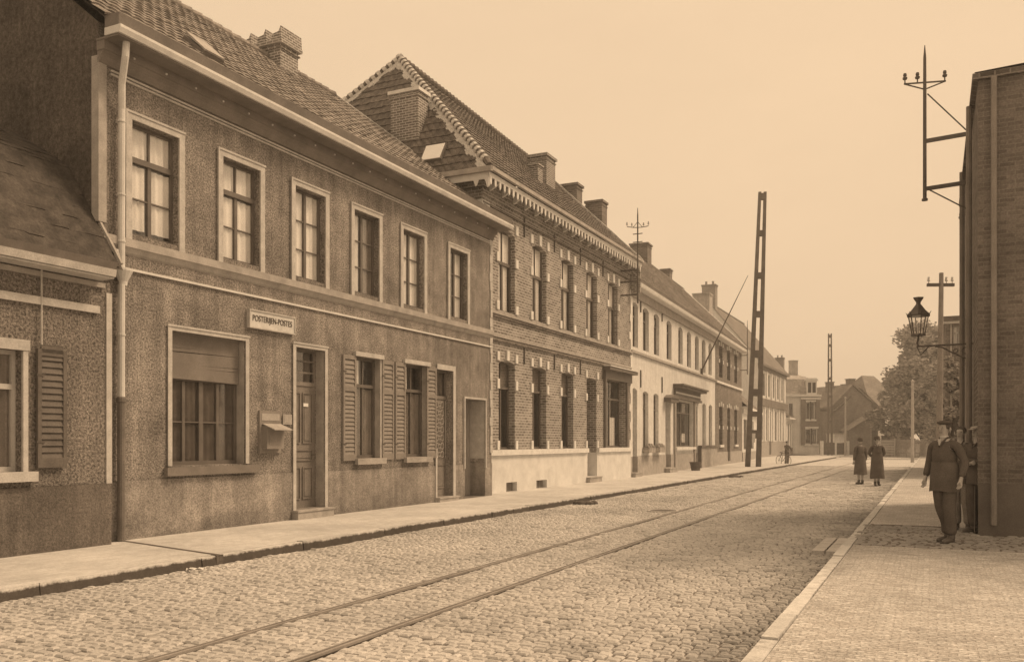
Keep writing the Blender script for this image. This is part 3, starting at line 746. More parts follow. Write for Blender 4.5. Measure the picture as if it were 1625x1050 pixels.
d = door(A, d2a, d2b, d2z0, d2z1, .17, 'wood', zA(692, 629), ((.1, .9, .08, .32),), 'second house door with an ironwork grille over glass', transom_panes=1)
g = MB(); za_, zb_ = d2z0 + .95, zA(692, 634); x0, x1 = d2a + .1, d2b - .1; n = 7
for i in range(n):
    zc = za_ + (zb_ - za_) * (i + .5) / n; r_ = (zb_ - za_) / n * .5
    for xc, rr in (((x0 + x1) / 2 - .13, r_ * .75), ((x0 + x1) / 2 + .13, r_ * .75), ((x0 + x1) / 2, r_ * .5)):
        pts = [(xc + rr * math.cos(t / 10 * 6.28), .135, zc + rr * math.sin(t / 10 * 6.28)) for t in range(11)]; g.tube(pts, .009, 5, cap=False)
for x in (x0, x1): g.box(x - .012, x + .012, .13, .145, za_, zb_)
g.build('grille', M['trimdim'], d)
g = MB(); g.box(d2a, d2b, -.04, -.019, d2z1, d2z1 + .13); g.box(d2b, d2b + .12, -.04, -.019, P0, d2z1 + .13); g.box(d2a - .07, d2a, -.04, -.019, P0, d2z0 + 1.2); g.build('surround', M['trimA'], d)
step(A, d2a - .05, d2b + .12, P0, .20, .14)
g = MB(); n = 5; ym = .46; g.box(d3a - .02, d3b + .02, ym, ym + .04, d3z0, d3z1 + .02)
for i in range(n): xa, xb = d3a + (d3b-d3a) * i / n, d3a + (d3b-d3a) * (i+1) / n; g.box(xa + .008, xb - .008, ym - .014, ym - .001, d3z0 + .01, d3z1)
d = g.build('passage_door', M['woodl'], A)
g = MB(); g.box(d3a - .05, d3a, -.045, -.001, .9, d3z1 + .05); g.box(d3b, d3b + .05, -.045, -.001, .9, d3z1 + .05); g.box(d3a, d3b, -.045, -.001, d3z1, d3z1 + .05)
g.build('surround', M['trimA'], d)
g = MB(); g.box(d3b - .006, d3b - .001, .02, .45, 1.15, d3z1 - .01); build_each(g, 'painted_reveal', M['trimA'], d)
# white quoin strip at the far end
g = MB(); r = random.Random(9); z = 1.3
while z < 7.15:
    w_ = r.uniform(.09, .16); g.box(LA - w_, LA + .02, -.03, -.001, z, z + .24); z += .25
g.build('quoin_strip', M['trimA'], A)
# downpipe in the corner with a hopper head
g = MB(); pu = uA(192.5, .1); py_ = -.10
g.tube([(uA(196, .3), -.36, 7.52), (uA(196, .3), -.34, 7.3), (uA(195, .2), -.18, 6.95), (pu + .01, py_, 6.6), (pu, py_, 4.18)], .052, 12); g.tube([(pu, py_, 3.97), (pu, py_, 2.22)], .052, 12)
dp = build_each(g, 'downpipe', M['pipe'], A, smooth=False)
g = MB(); g.lathe([(.055, 0), (.06, .06), (.13, .22), (.13, .25), (.06, .25)], 14, (pu + .03, py_, 3.96), 1.2, .9)
g.tube([(pu - .25, py_ - .18, 4.42), (pu - .02, py_ - .02, 4.15)], .04, 8); g.build('hopper_head', M['pipe'], dp)
g = MB(); g.tube([(pu, py_, 2.24), (pu, py_, .125)], .058, 12); g.lathe([(.058, 0), (.072, .01), (.072, .07), (.058, .09)], 12, (pu, py_, 2.2)); g.build('iron_foot', M['piped'], dp)
g = MB()
for z in (6.4, 5.3, 4.6, 3.2): g.lathe([(.054, 0), (.062, .005), (.062, .03), (.054, .035)], 12, (pu, py_, z)); g.box(pu - .015, pu + .015, py_ + .04, 0, z, z + .03)
build_each(g, 'pipe_clip', M['pipe'], dp)

# things fixed to the front of house A
sgn = thing('shop_sign', 'long white lettered board on the wall above the post box', 'sign', (0, 0, 0), 0)
su0, su1 = uA(392.5), uA(463); sz = zA(392.5, 505)
sgn.location = WA_pt = Vector(((WA.o + WA.d * su0).x, (WA.o + WA.d * su0).y, sz - .14)); sgn.rotation_euler = (0, 0, WA.rz)
g = MB(); W_ = su1 - su0; g.box(0, W_, -.06, -.002, 0, .285); g.build('board', plain('sign_paint', .60, .12, 6, .1, 60, .7), sgn)
g = MB(); 
for q in ((-.02, W_ + .02, .285, .31), (-.02, W_ + .02, -.025, 0), (-.02, 0, 0, .285), (W_, W_ + .02, 0, .285)): g.box(q[0], q[1], -.075, -.001, q[2], q[3])
g.build('frame', M['trimA'], sgn)
def lettering(txt, w, h, parent, loc, m):
    cu = bpy.data.curves.new('lettering', 'FONT'); cu.body = txt; cu.size = 1; cu.extrude = .004; o = bpy.data.objects.new('tmp', cu); col.objects.link(o)
    dg = bpy.context.evaluated_depsgraph_get(); dg.update(); me = bpy.data.meshes.new_from_object(o.evaluated_get(dg)); col.objects.unlink(o); bpy.data.objects.remove(o)
    xs = [v.co.x for v in me.vertices]; ys = [v.co.y for v in me.vertices]
    kx, ky = w / (max(xs) - min(xs)), h / (max(ys) - min(ys)); x0, y0 = min(xs), min(ys)
    for v in me.vertices:
        x, y, z = v.co; v.co = (loc[0] + (x - x0) * kx, loc[1] - z, loc[2] + (y - y0) * ky)
    me.materials.clear(); me.materials.append(m); q = bpy.data.objects.new('lettering', me); col.objects.link(q); q.parent = parent; return q
lettering('POSTERIJEN-POSTES', W_ - .14, .14, sgn, (.07, -.0645, .075), M['ink'])
def wall_thing(W, name, label, cat, u, z, **k):
    p = W.o + W.d * u; return thing(name, label, cat, (p.x, p.y, z), W.rz, **k)
pu0, pu1 = uA(409.5), uA(443.5); pz0, pz1 = zA(409, 719), zA(409, 651)
pb = wall_thing(WA, 'post_box', 'wall post box with a slanting metal hood beside the office door', 'post box', pu0, pz0); W_ = pu1 - pu0; H_ = pz1 - pz0
g = MB(); g.box(0, W_, -.04, -.002, 0, H_); g.build('back_plate', M['shutter'], pb)
g = MB(); g.box(.06, W_ - .06, -.16, -.041, .08, .50); g.build('box', M['shutter'], pb)
g = MB(); g.hexa([(.06, -.34, .42), (W_ - .02, -.34, .42), (W_ - .02, -.05, .53), (.06, -.05, .53), (.06, -.34, .435), (W_ - .02, -.34, .435), (W_ - .02, -.05, .545), (.06, -.05, .545)]); g.build('hood', M['trimdim'], pb)
g = MB(); g.box(.12, W_ - .12, -.165, -.161, .16, .34); g.build('collection_card', M['shutter'], pb)
g = MB(); g.box(.05, W_ - .05, -.046, -.041, .60, H_ - .05); g.build('notice', M['trimdim'], pb)
sp = wall_thing(WA, 'wall_plaque', 'small square plaque between the post box and the office door', 'plaque', uA(447), zA(447, 673)); W_ = uA(462) - uA(447)
g = MB(); g.box(0, W_ - .015, -.035, -.019, 0, .19); g.build('plate', M['trimdim'], sp)
g = MB(); g.box(.03, W_ - .045, -.04, -.0355, .03, .16); g.build('panel', M['trimdim'], sp)

# ------------------------------------------------------------------ HOUSE N: low neighbour at the left edge of the view
N = thing('cottage', 'low roughcast house at the left edge with dark plinth and louvred shutter', 'house', WN.loc(0), WN.rz)
LN = WN.L; uN, zN = WN.u, WN.z; ne = zN(35, 415, .3)
wu1 = uN(34); wz0_, wz1_ = zN(35, 748), zN(35, 556)
hN = [(wu1 - 1.05, wu1, wz0_, wz1_, 0, .15), (wu1 - 4.2, wu1 - 3.2, .3, wz1_, 0, .2)]
zpn = zN(100, 770)
facade(0, LN, zpn, ne, hN, .15).build('wall', M['stuccoN'], N)
facade(0, LN, P0, zpn, [h for h in hN if h[2] < zpn], .15, -.03).build('plinth', M['plinthN'], N)
g = MB(); g.quad((LN, 0, P0), (LN, .3, P0), (LN, .3, ne), (LN, 0, ne)); g.quad((0, 0, P0), (0, 8, P0), (0, 8, ne), (0, 0, ne)); g.build('side_wall', M['stuccoN'], N)
g = MB(); g.box(LN - .075, LN + .02, -.02, .02, zpn, ne - .15); g.build('corner_strip', M['trimA'], N)
g = MB(); g.box(-.2, LN - .22, -.34, -.001, ne, ne + .02); g.prism_x([(-.3, ne + .02), (-.36, ne + .03), (-.38, ne + .13), (-.3, ne + .13)], -.2, LN - .2); g.build('cornice', M['trimA'], N)
g = MB(); g.prism_x([(-.34, ne + .132), (-.37, ne + .24), (-.34, ne + .24), (-.31, ne + .15), (-.15, ne + .15), (-.15, ne + .132)], -.2, LN - .18); g.build('gutter', M['gutter'], N)
zl = zN(95, 438); g = MB(); g.box(1, LN - .12, -.05, -.001, zl - .06, zl + .01); g.build('string_course', M['trimdim'], N)
z0_ = zN(35, 474); g = MB(); g.box(2, uN(155), -.05, -.001, z0_ - .045, z0_ + .06); g.build('lintel_band', M['trimA'], N)
def gable_pt(px, py):                      # point of the shared gable seen at a pixel: depth behind N's front, height
    k = (px - CX) / F; L = sA0 * (k * CA - SA) / (CA + k * SA); t = sA0 * CA - L * SA; return WN_l - L, HC + (HY - py) * t / F
r0 = (-.2, ne + .22); r1 = gable_pt(108, 262); r2 = gable_pt(30, 215); r3 = (r2[0] + 3.0, r2[1] + .9)
rn = None
for (pa, pb, sd_) in ((r0, r1, 8), (r1, r2, 9), (r2, r3, 10)):
    Sv = Vector((0, pb[0] - pa[0], pb[1] - pa[1])); g = MB(); tiles(g, (-.1, pa[0], pa[1]), (1, 0, 0), Sv, Sv.length, lambda v: (0, LN + .08), row=.27, tw=.25, amp=.004, lift=.004, seed=sd_)
    q = g.build('roof', M['tileN'], N); rn = rn or q
g = MB()
for pa, pb in ((r0, r1), (r1, r2), (r2, r3)): g.quad((-.1, pa[0] + .02, pa[1] - .03), (LN + .08, pa[0] + .02, pa[1] - .03), (LN + .08, pb[0] + .02, pb[1] - .03), (-.1, pb[0] + .02, pb[1] - .03))
g.quad((-.1, r3[0], r3[1]), (LN + .08, r3[0], r3[1]), (LN + .08, r3[0] + 2.5, ne), (-.1, r3[0] + 2.5, ne)); g.build('rear_roof', M['tileN'], N)
g = MB(); r = random.Random(2)
for pa, pb in ((r0, r1), (r1, r2)):
    A3, B3 = Vector((LN + .03, pa[0], pa[1] + .05)), Vector((LN + .03, pb[0], pb[1] + .05))
    for i in range(8): g.bar(A3.lerp(B3, i/8), A3.lerp(B3, (i+1)/8), .04, .03 + r.random() * .015)
g.build('flashing', M['trimdim'], rn)
w = window(N, wu1 - 1.05, wu1, wz0_, wz1_, .13, 'sashl', transom=.7, bars=(), curtains=((.05, .95, 0, 1, 'curtaind'),))
g = MB(); g.box(wu1 - 1.05, wu1 + .09, -.05, -.001, wz1_, wz1_ + .14); g.box(wu1, wu1 + .07, -.04, -.001, wz0_, wz1_); g.box(wu1 - 1.2, wu1 + .16, -.12, -.001, wz0_ - .13, wz0_); g.build('surround', M['trimA'], w)
shutter(N, uN(55), uN(101), zN(58, 742), zN(58, 553), -.07, .999, 'shutterd')
door(N, wu1 - 4.2, wu1 - 3.2, .3, wz1_, .18, 'wood', wz1_ - .5, ((.12, .88, .5, .93), (.12, .88, .07, .42)))
g = MB(); x = uN(66, .05); g.tube([(x, -.05, zN(66, 428)), (x, -.05, zN(66, 552))], .013, 6); tag_ = g.build('conduit', M['trimA'], N)

# ------------------------------------------------------------------ HOUSE B: brick house with hipped roof and fretwork eaves
B = thing('brick_house', 'two-storey brown brick house with stone-blocked windows, white eaves fretwork and steep hipped roof', 'house', WB.loc(0), WB.rz)
LB = WB.L; uB, zB = WB.u, WB.z
st_z0, st_z1 = zB(840, 720.5), zB(840, 712.5)
uw = [(uB(791.5), uB(817)), (uB(842), uB(865.5)), (uB(888), uB(909)), (uB(928.5), uB(947)), (uB(964.5), uB(980.5))]
c0_, c4_ = (uw[0][0] + uw[0][1]) / 2, (uw[4][0] + uw[4][1]) / 2; ww = .56
uc = [c0_ + (c4_ - c0_) * i / 4 for i in range(5)]
uz0, uz1 = zB(840, 506), zB(853, 390)
gz0, gz1 = st_z1 + .01, zB(853, 582)
lo = [(uc[i] - .55, uc[i] + .55) for i in range(3)]; dB = (uB(931), uB(946.5)); shp = (uB(960.5), uB(992))
holes = [(c - ww, c + ww, uz0, uz1, .1, .19) for c in uc] + [(a, b, gz0, gz1, .08, .24) for a, b in lo] + [(dB[0], dB[1], .32, zB(938, 600), .05, .4), (shp[0], shp[1], gz0, zB(975, 603), 0, .3)]
ze = zB(768, 296); 
facade(0, LB, st_z0, ze + .2, holes, .24).build('wall', M['brickB'], B)
vents = [(uB(802), uB(819), zB(802, 781), zB(802, 765.5)), (uB(850), uB(866.5), zB(850, 777), zB(850, 762))]
facade(0, LB, P0, st_z0, [h for h in holes if h[2] < st_z0] + [(v[0], v[1], v[2], v[3], 0, .18) for v in vents], .2, -.03).build('plinth', M['lime'], B)
g = MB()
for v in vents:
    g.box(v[0], v[1], .12, .14, v[2], v[3])
    for i in range(6): x = v[0] + (v[1]-v[0]) * (i+.5) / 6; g.box(x-.012, x+.012, .10, .119, v[2], v[3])
build_each(g, 'cellar_vent', M['shutter'], B)
AP = Vector((2.63, 4.38, zB(632, 103, -4.6) )); zr1 = AP.z - .35
BK = 9.2
g = MB(); g.quad((0, 0, P0), (0, BK, P0), (0, BK, ze + .2), (0, 0, ze + .2)); g.quad((0, BK, P0), (LB, BK, P0), (LB, BK, ze + .2), (0, BK, ze + .2)); g.add([(LB, 0, P0), (LB, BK, P0), (LB, BK, ze + .1), (LB, 4.38, zr1 - .1), (LB, 0, ze + .1)], [(0, 1, 2, 3, 4)]); g.build('side_wall', M['brickB'], B)
# mouldings
def mould(H, zc, h, out, m, u0=0, u1=None, name='string_course'): g = MB(); g.box(u0, LB if u1 is None else u1, -out, -.001, zc - h/2, zc + h/2); return g.build(name, M[m], H)
g = MB(); g.box(-.02, dB[0] - .02, -.11, -.001, st_z0, st_z1); g.box(dB[1] + .02, LB, -.11, -.001, st_z0, st_z1); g.build('sill_course', M['trim'], B)
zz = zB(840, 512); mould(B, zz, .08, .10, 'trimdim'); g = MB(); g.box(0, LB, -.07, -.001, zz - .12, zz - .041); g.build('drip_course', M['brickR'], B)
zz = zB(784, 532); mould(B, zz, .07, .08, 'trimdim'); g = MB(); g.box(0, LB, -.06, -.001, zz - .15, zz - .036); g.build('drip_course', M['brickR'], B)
zz = zB(829, 354); mould(B, zz, .05, .05, 'brickR')
# stone blocks round every opening and iron wall ties between them
g = MB()
for c in uc:
    for s_ in (-1, 1):
        x = c + s_ * ww
        for (za_, zb_) in ((uz0, uz0 + .26), (uz0 + (uz1-uz0)*.58, uz0 + (uz1-uz0)*.58 + .26), (uz1 - .02, uz1 + .26)): g.box(x, x + s_ * .17, -.045, -.001, za_, zb_)
    g.box(c - .09, c + .09, -.055, -.001, uz1 + .015, uz1 + .34)
for a, b in lo:
    c = (a+b)/2
    for x, s_ in ((a, -1), (b, 1)):
        for (za_, zb_) in ((gz0, gz0 + .26), (gz0 + (gz1-gz0)*.68, gz0 + (gz1-gz0)*.68 + .28), (gz1 - .02, gz1 + .24)): g.box(x, x + s_ * .15, -.045, -.001, za_, zb_)
    g.box(c - .08, c + .08, -.055, -.001, gz1 + .015, gz1 + .3)
for x, s_ in ((dB[0], -1), (dB[1], 1)):
    for z in (gz0 + .0, gz0 + (gz1-gz0)*.66, gz1 - .05): g.box(x, x + s_*.14, -.045, -.001, z, z + .26)
for i in range(8): g.box(LB - (.12 if i % 2 else .2), LB, -.04, -.001, st_z1 + i*.75, st_z1 + i*.75 + .3)
g.box(.0, .42, -.045, -.001, zB(775, 334), zB(775, 322)); g.box(-.045, -.001, -.04, .3, zB(775, 334), zB(775, 322)); build_each(g, 'stone_block', M['trim'], B)
g = MB()
for i in range(4):
    x = (uc[i] + uc[i+1]) / 2
    g.box(x - .022, x + .022, -.04, -.001, uz1 + .05, uz1 + .65); g.box(x - .022, x + .022, -.04, -.001, gz1 + .0, gz1 + .6)
build_each(g, 'wall_tie', M['iron'], B)
for i, c in enumerate(uc): window(B, c - ww, c + ww, uz0, uz1, .165, transom=.60, bars=(), mull=.09, tt=.09, curtains=((.02, .42, 0, .58, 'curtain'), (.52, .86, 0, .58, 'curtain')), blind=(.62, 1, 'blind'))
for i, (a, b) in enumerate(lo): window(B, a, b, gz0, gz1, .22, transom=.70, bars=(), mull=.05, curtains=((.25, .5, 0, .68, 'curtaind'),), blind=(.72, 1, 'rblind'))
door(B, dB[0], dB[1], .32, zB(938, 600), .36, 'wood', zB(938, 640), ((.15, .85, .5, .93), (.15, .85, .07, .42)), transom_panes=1)
step(B, dB[0] - .1, dB[1] + .12, P0, .28, .18)
# bay-like shop window with wooden cornice
sw0, sw1 = shp; szt = zB(975, 603)
w = window(B, sw0, sw1, gz0, szt, .26, transom=.72, bars=(), mull=.08, curtains=((.1, .38, 0, .65, 'curtain'), (.55, .8, 0, .45, 'curtain')), label='shop window under a projecting wooden cornice')
g = MB(); g.box(sw0 - .22, LB - .02, -.1, -.001, szt - .02, szt + .32); g.box(sw0 - .28, LB + .12, -.3, -.001, szt + .321, szt + .45); g.box(sw0 - .2, sw0 - .03, -.09, -.001, gz0, szt - .021); g.box(sw1 + .03, sw1 + .2, -.09, -.001, gz0, szt - .021); g.build('shop_surround', M['sash'], w)
g = MB(); g.box(sw0 - .3, LB + .14, -.33, -.001, szt + .451, szt + .49); g.build('cornice_board', M['trim'], w)
# eaves: corbel table, fretwork board, gutter
OV = .48
g = MB(); g.box(LB + .002, LB + .14, -.42, .3, ze - 1.0, ze + .05); g.build('end_corbel', M['brickB'], B)
g = MB(); g.box(-.10, LB, -.14, -.001, ze - .06, ze + .12); g.box(-.14, -.001, -.14, BK, ze - .06, ze + .12); g.box(-.05, LB, -.07, -.001, ze - .22, ze - .061)
g.build('corbel_table', M['brickB'], B)
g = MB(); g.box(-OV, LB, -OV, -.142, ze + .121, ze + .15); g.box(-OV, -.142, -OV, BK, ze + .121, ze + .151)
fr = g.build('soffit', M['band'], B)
g = MB(); g.box(-OV - .02, LB, -OV - .02, -OV + .02, ze + .06, ze + .19); u = -OV
while u < LB - .1:
    g.prism([(u + .03, ze + .06), (u + .15, ze + .06), (u + .14, ze - .08), (u + .085, ze - .16), (u + .03, ze - .08)], -OV - .015, -OV + .015); u += .29
for x in (-OV - .02,):
    g.box(x, x + .04, -OV, BK, ze + .0, ze + .3); g.prism_x([(-OV, ze - .2), (-OV + .05, ze - .24), (-OV + .1, ze - .08), (-OV + .14, ze), (-OV, ze)], x, x + .04); g.prism_x([(-.1, ze - .14), (-.06, ze - .17), (.0, ze), (-.16, ze)], x, x + .04)
g.build('fretwork', M['cornice'], B)
g = MB(); u = .2
while u < LB - .2: g.prism_x([(-.14, ze + .12), (-.14, ze - .12), (-.2, ze - .10), (-OV + .05, ze + .04), (-OV + .05, ze + .12)], u, u + .07); u += .78
build_each(g, 'eaves_bracket', M['cornice'], B)
g = MB(); g.box(-OV - .1, LB, -OV - .12, -OV - .021, ze + .22, ze + .32); g.box(-OV - .12, -OV - .021, -OV - .12, BK, ze + .18, ze + .32); g.build('gutter', M['trimdim'], B)
zt_ = ze + .32
O1 = Vector((-OV, -OV, zt_)); S1 = Vector((0, 4.38 + OV, AP.z - zt_)); l1 = S1.length
def lim_front(v): t = v / l1; return (t * (AP.x + OV), LB + OV + .15)
g = MB(); O1s = O1; S1e = Vector((0, 4.38 + OV, zr1 - zt_)); 
# the ridge falls slightly towards the far gable: build the front slope by bending its rows
tiles(g, O1, (1, 0, 0), S1, l1, lim_front, .32, .225, seed=5)
def bend(v):
    x, y, z = v; k = max(0, (y + OV) / (4.38 + OV)); f = max(0, (x - AP.x) / (LB - AP.x)); return (x, y, z - .35 * k * f)
g.v = [bend(v) for v in g.v]
rb = g.build('roof', M['tileB'], B)
S2 = Vector((AP.x + OV, 0, AP.z - zt_)); l2 = S2.length; W2 = BK + OV * 2
def lim_hip(v): t = v / l2; return (t * (4.38 + OV), W2 - t * (W2 - 4.38 - OV))
g = MB(); tiles(g, O1, (0, 1, 0), S2, l2, lim_hip, .32, .225, seed=6); g.build('hip_roof', M['tileB'], B)
E1, E2, E3, E4 = O1, Vector((LB + .1, -OV, zt_)), Vector((LB + .1, BK + OV, zt_)), Vector((-OV, BK + OV, zt_)); RG = Vector((LB + .1, 4.38, zr1))
dn = Vector((0, 0, -.03))
g = MB(); g.quad(E1 + dn, E2 + dn, RG + dn, AP + dn); g.add([E4 + dn, E1 + dn, AP + dn], [(0, 1, 2)]); g.quad(E3, E4, AP, RG); g.build('roof_boarding', M['tileB'], B)
def hip_caps(g, a, b, n, r0, light, seed):
    r = random.Random(seed)
    for i in range(n):
        p, q = a.lerp(b, i / n), a.lerp(b, (i + .95) / n); g.tube([p + Vector((0,0,.05)), q + Vector((0,0,.09))], [r0, r0 * 1.25], 8)
for nm, a, b, n in (('near', O1, AP, 30), ('far', E4, AP, 34)):
    g = MB(); hip_caps(g, a, b, n, .085, 1, 3); g.build('hip_tiles', M['tileB'], rb)
    g = MB(); r = random.Random(12); nn = 56; d_ = (b - a)
    side = Vector((0, 1, 0)) if nm == 'near' else Vector((0, -1, 0)); al = d_.normalized()
    nrm = Vector((-S2.z, 0, S2.x)).normalized(); inn = nrm.cross(al); inn = inn if inn.dot(side) > 0 else -inn; inn.normalize()
    for i in range(nn):                       # scalloped mortar bedding along the hip
        p, q = a.lerp(b, i / nn), a.lerp(b, (i + 1.02) / nn); w_ = .12 + .05 * math.sin(i * 1.1) + r.uniform(0, .06)
        g.hexa([p + inn * .06, q + inn * .06, q + inn * (.06 + w_), p + inn * (.06 + w_), p + inn * .06 + nrm * .075, q + inn * .06 + nrm * .075, q + inn * (.06 + w_) + nrm * .06, p + inn * (.06 + w_) + nrm * .06])
    for i in range(n):                        # white joint between one hip tile and the next
        p = a.lerp(b, (i + .93) / n) + Vector((0, 0, .07)); g.tube([p, p + al * .13], [.135, .13], 9)
    g.build('hip_mortar', M['mortar'], rb)
g = MB(); hip_caps(g, AP, RG, 44, .11, 0, 2); g.build('ridge_tiles', M['tileB'], rb)
g = MB(); r = random.Random(21)
for i in range(22):
    a, b = E2.lerp(RG, i / 22), E2.lerp(RG, (i + 1) / 22); g.bar(a + Vector((0, 0, .07 + r.uniform(-.012, .012))), b + Vector((0, 0, .07)), .16, .08)
g.build('verge_mortar', M['mortar'], rb)
# roof light on the hip and its flashing
tt = .10; pc = O1 + Vector((0, W2 * 0, 0))
def hipp(y, t, n=0): return Vector((-OV, y, zt_)) + S2 * t + Vector((-S2.z, 0, S2.x)).normalized() * n
ya, yb = 1.15, 1.85
g = MB(); g.hexa([hipp(ya, .09, .03), hipp(yb, .09, .03), hipp(yb, .20, .03), hipp(ya, .20, .03), hipp(ya, .09, .12), hipp(yb, .09, .12), hipp(yb, .20, .12), hipp(ya, .20, .12)]); s_ = g.build('skylight', M['gutter'], B)
g = MB(); g.hexa([hipp(ya + .04, .095, .121), hipp(yb - .04, .095, .121), hipp(yb - .04, .195, .121), hipp(ya + .04, .195, .121), hipp(ya + .04, .095, .13), hipp(yb - .04, .095, .13), hipp(yb - .04, .195, .13), hipp(ya + .04, .195, .13)]); g.build('pane', M['blind'], s_)
# chimneys
cu = .35; cy = 2.3
chimney(B, cu, cu + .55, cy, cy + .95, ze - .5, zB(641, 143, -2.8), 'chim', .07, capm='trim', label='tall brick chimney with a pale stone cap in front of the hip')
x = uB(855, -2.0); chimney(B, x - .2, x + .65, 1.6, 2.35, ze + 1, zB(855, 247, -2), 'chim', .06, label='slim brick chimney rising through the street slope')
x = uB(857, -1.2); chimney(B, x - .5, x - .1, 1.05, 1.45, ze + .6, zB(855, 268, -1.3), 'chim', .03, lip=.06, label='short flue stack below the slim chimney')
chimney(B, LB + .3, LB + .95, 1.35, 2.1, ze - 1, zB(931, 315, -1.9), 'brickD', .05, label='lower of the two dark stacks behind the verge')
chimney(B, LB + .3, LB + .95, 2.5, 3.4, ze - 1, zB(900, 293, -3), 'brickD', .07, label='upper of the two dark stacks behind the verge')

# ------------------------------------------------------------------ HOUSES C and D: long whitewashed house and the dark brick one under the same roof
def scC(px): return 38.02 * (1412 - px) / 412
WC = Wall(pp(1000, 38.02), pp(1135, scC(1135))); WD = Wall(pp(1135.6, scC(1135.6)), pp(1177, scC(1177)))
C = thing('whitewashed_house', 'long whitewashed two-storey house with nine narrow upper windows and a shop front', 'house', WC.loc(0), WC.rz)
LC = WC.L; uC, zC = WC.u, WC.z
ceu = zC(1060, 485, .3); BDC = 4.3; zrC = zC(1067, 447, -BDC)
cpx = [1007.4, 1025, 1042, 1061.8, 1080, 1093.5, 1106, 1116.8, 1127]
cz0, cz1 = zC(1025, 557), zC(1025, 489)
gzs, gzt = zC(1025, 711), zC(1025, 621)
ch = [(uC(x) - .52, uC(x) + .52, cz0, cz1, .14, .2) for x in cpx]
gd = (uC(1002.4), uC(1011)); gws = [(uC(1020), uC(1029)), (uC(1037), uC(1045))]; gd2 = (uC(1056), uC(1064)); gsh = (uC(1070.5), uC(1100)); gd3 = (uC(1102), uC(1107)); gws2 = [(uC(1114.8), uC(1120)), (uC(1125), uC(1130))]
gh = [(gd[0], gd[1], .3, gzt + .05, .1, .3)] + [(a, b, gzs, gzt, .1, .2) for a, b in gws] + [(gd2[0], gd2[1], .35, gzt - .2, 0, .35), (gsh[0], gsh[1], gzs + .02, zC(1085, 637), 0, .25), (gd3[0], gd3[1], .3, zC(1105, 645), 0, .3)] + [(a, b, gzs, gzt, .1, .2) for a, b in gws2]
zpc = .98
facade(0, LC, zpc, ceu, ch + gh, .2).build('wall', M['white'], C)
facade(0, LC, P0, zpc, [h for h in gh if h[2] < zpc], .2, -.03).build('plinth', M['trimdim'], C)
g = MB(); g.add([(0, 0, P0), (0, BDC*2, P0), (0, BDC*2, ceu), (0, BDC, zrC - .05), (0, 0, ceu)], [(0,1,2,3,4)]); g.quad((0, BDC*2, P0), (LC, BDC*2, P0), (LC, BDC*2, ceu), (0, BDC*2, ceu)); g.build('side_wall', M['white'], C)
g = MB(); g.box(0, LC, -.1, -.001, zC(1060, 577) - .06, zC(1060, 577) + .04); g.build('sill_course', M['trimdim'], C)
for i, x in enumerate(cpx): window(C, uC(x) - .52, uC(x) + .52, cz0, cz1, .17, transom=.7, bars=(), mull=.06, curtains=((.1, .9, 0, .66, 'curtaind'),) if i % 3 else ((.05, .4, 0, .9, 'curtain'),))
door(C, gd[0], gd[1], .3, gzt + .05, .28, 'shutter', gzt - .6, ((.15, .85, .5, .93), (.15, .85, .07, .42)), transom_panes=1); step(C, gd[0]-.1, gd[1]+.1, P0, .26, .2)
for a, b in gws + gws2: window(C, a, b, gzs, gzt, .17, transom=.7, bars=(), mull=.06, curtains=((.55, .95, 0, 1, 'curtain'),))
door(C, gd2[0], gd2[1], .35, gzt - .2, .33, 'wood', gzt - .8, ((.15, .85, .5, .93), (.15, .85, .07, .42)), label='shop entrance door', transom_panes=1); step(C, gd2[0]-.3, gd2[1]+.3, P0, .30, .3)
w = window(C, gsh[0], gsh[1], gzs + .02, zC(1085, 637), .22, transom=.75, bars=(), mull=.12, curtains=((.03, .2, 0, .4, 'curtain'), (.03, .2, .75, 1, 'curtain'), (.62, .8, .1, .3, 'curtain'), (.62, .8, .75, 1, 'curtain')), label='large shop window under a heavy wooden fascia')
a, b = uC(1070) - .15, uC(1108.6); zf0, zf1 = zC(1071, 632), zC(1071, 609.5)
g = MB(); g.box(a, b, -.12, -.001, zf0, zf1 - .2); g.box(a - .1, b + .1, -.45, -.001, zf1 - .199, zf1 - .08); g.box(a - .15, b + .15, -.55, -.001, zf1 - .079, zf1); g.box(a-.02, b+.02, -.2, -.121, zf0, zf0+.12); g.build('shop_fascia', M['sash'], w)
g = MB(); g.box(a, b, -.13, -.121, zf0 + .25, zf0 + .34); g.build('fascia_line', M['trim'], w)
g = MB(); g.box(gsh[1] + .02, gsh[1] + .28, -.1, -.001, P0, zf0 - .001); g.box(gsh[0] - .25, gsh[0] - .02, -.1, -.001, P0, zf0 - .001); build_each(g, 'shop_pilaster', M['woodl'], w)
g = MB(); g.box(gsh[0] - .1, gsh[1] + .1, -.16, -.101, gzs - .12, gzs + .0); g.build('window_sill', M['trim'], w)
hz = zC(1058, 628)
g = MB(); g.box(gd2[0] - .3, gd2[1] + .3, -.35, -.001, hz - .3, hz - .12); g.prism([(gd2[0] - .4, hz - .119), (gd2[1] + .4, hz - .119), ((gd2[0]+gd2[1])/2 + .4, hz + .05), ((gd2[0]+gd2[1])/2 - .4, hz + .05)], -.4, -.001); g.build('door_hood', M['sash'], C)
g = MB()
for a_, b_ in gws:
    g.box(a_ - .08, b_ + .08, -.32, -.02, gzs - .2, gzs + .04)
    for k in range(14): g.lathe([(.02, 0), (.09, .05), (.06, .13), (.01, .16)], 6, (a_ + (b_-a_) * (k+.5)/14, -.17 + .08 * math.sin(k*3), gzs + .02 + .05 * math.sin(k*5)))
g.build('flower_box', M['leaf'], C)
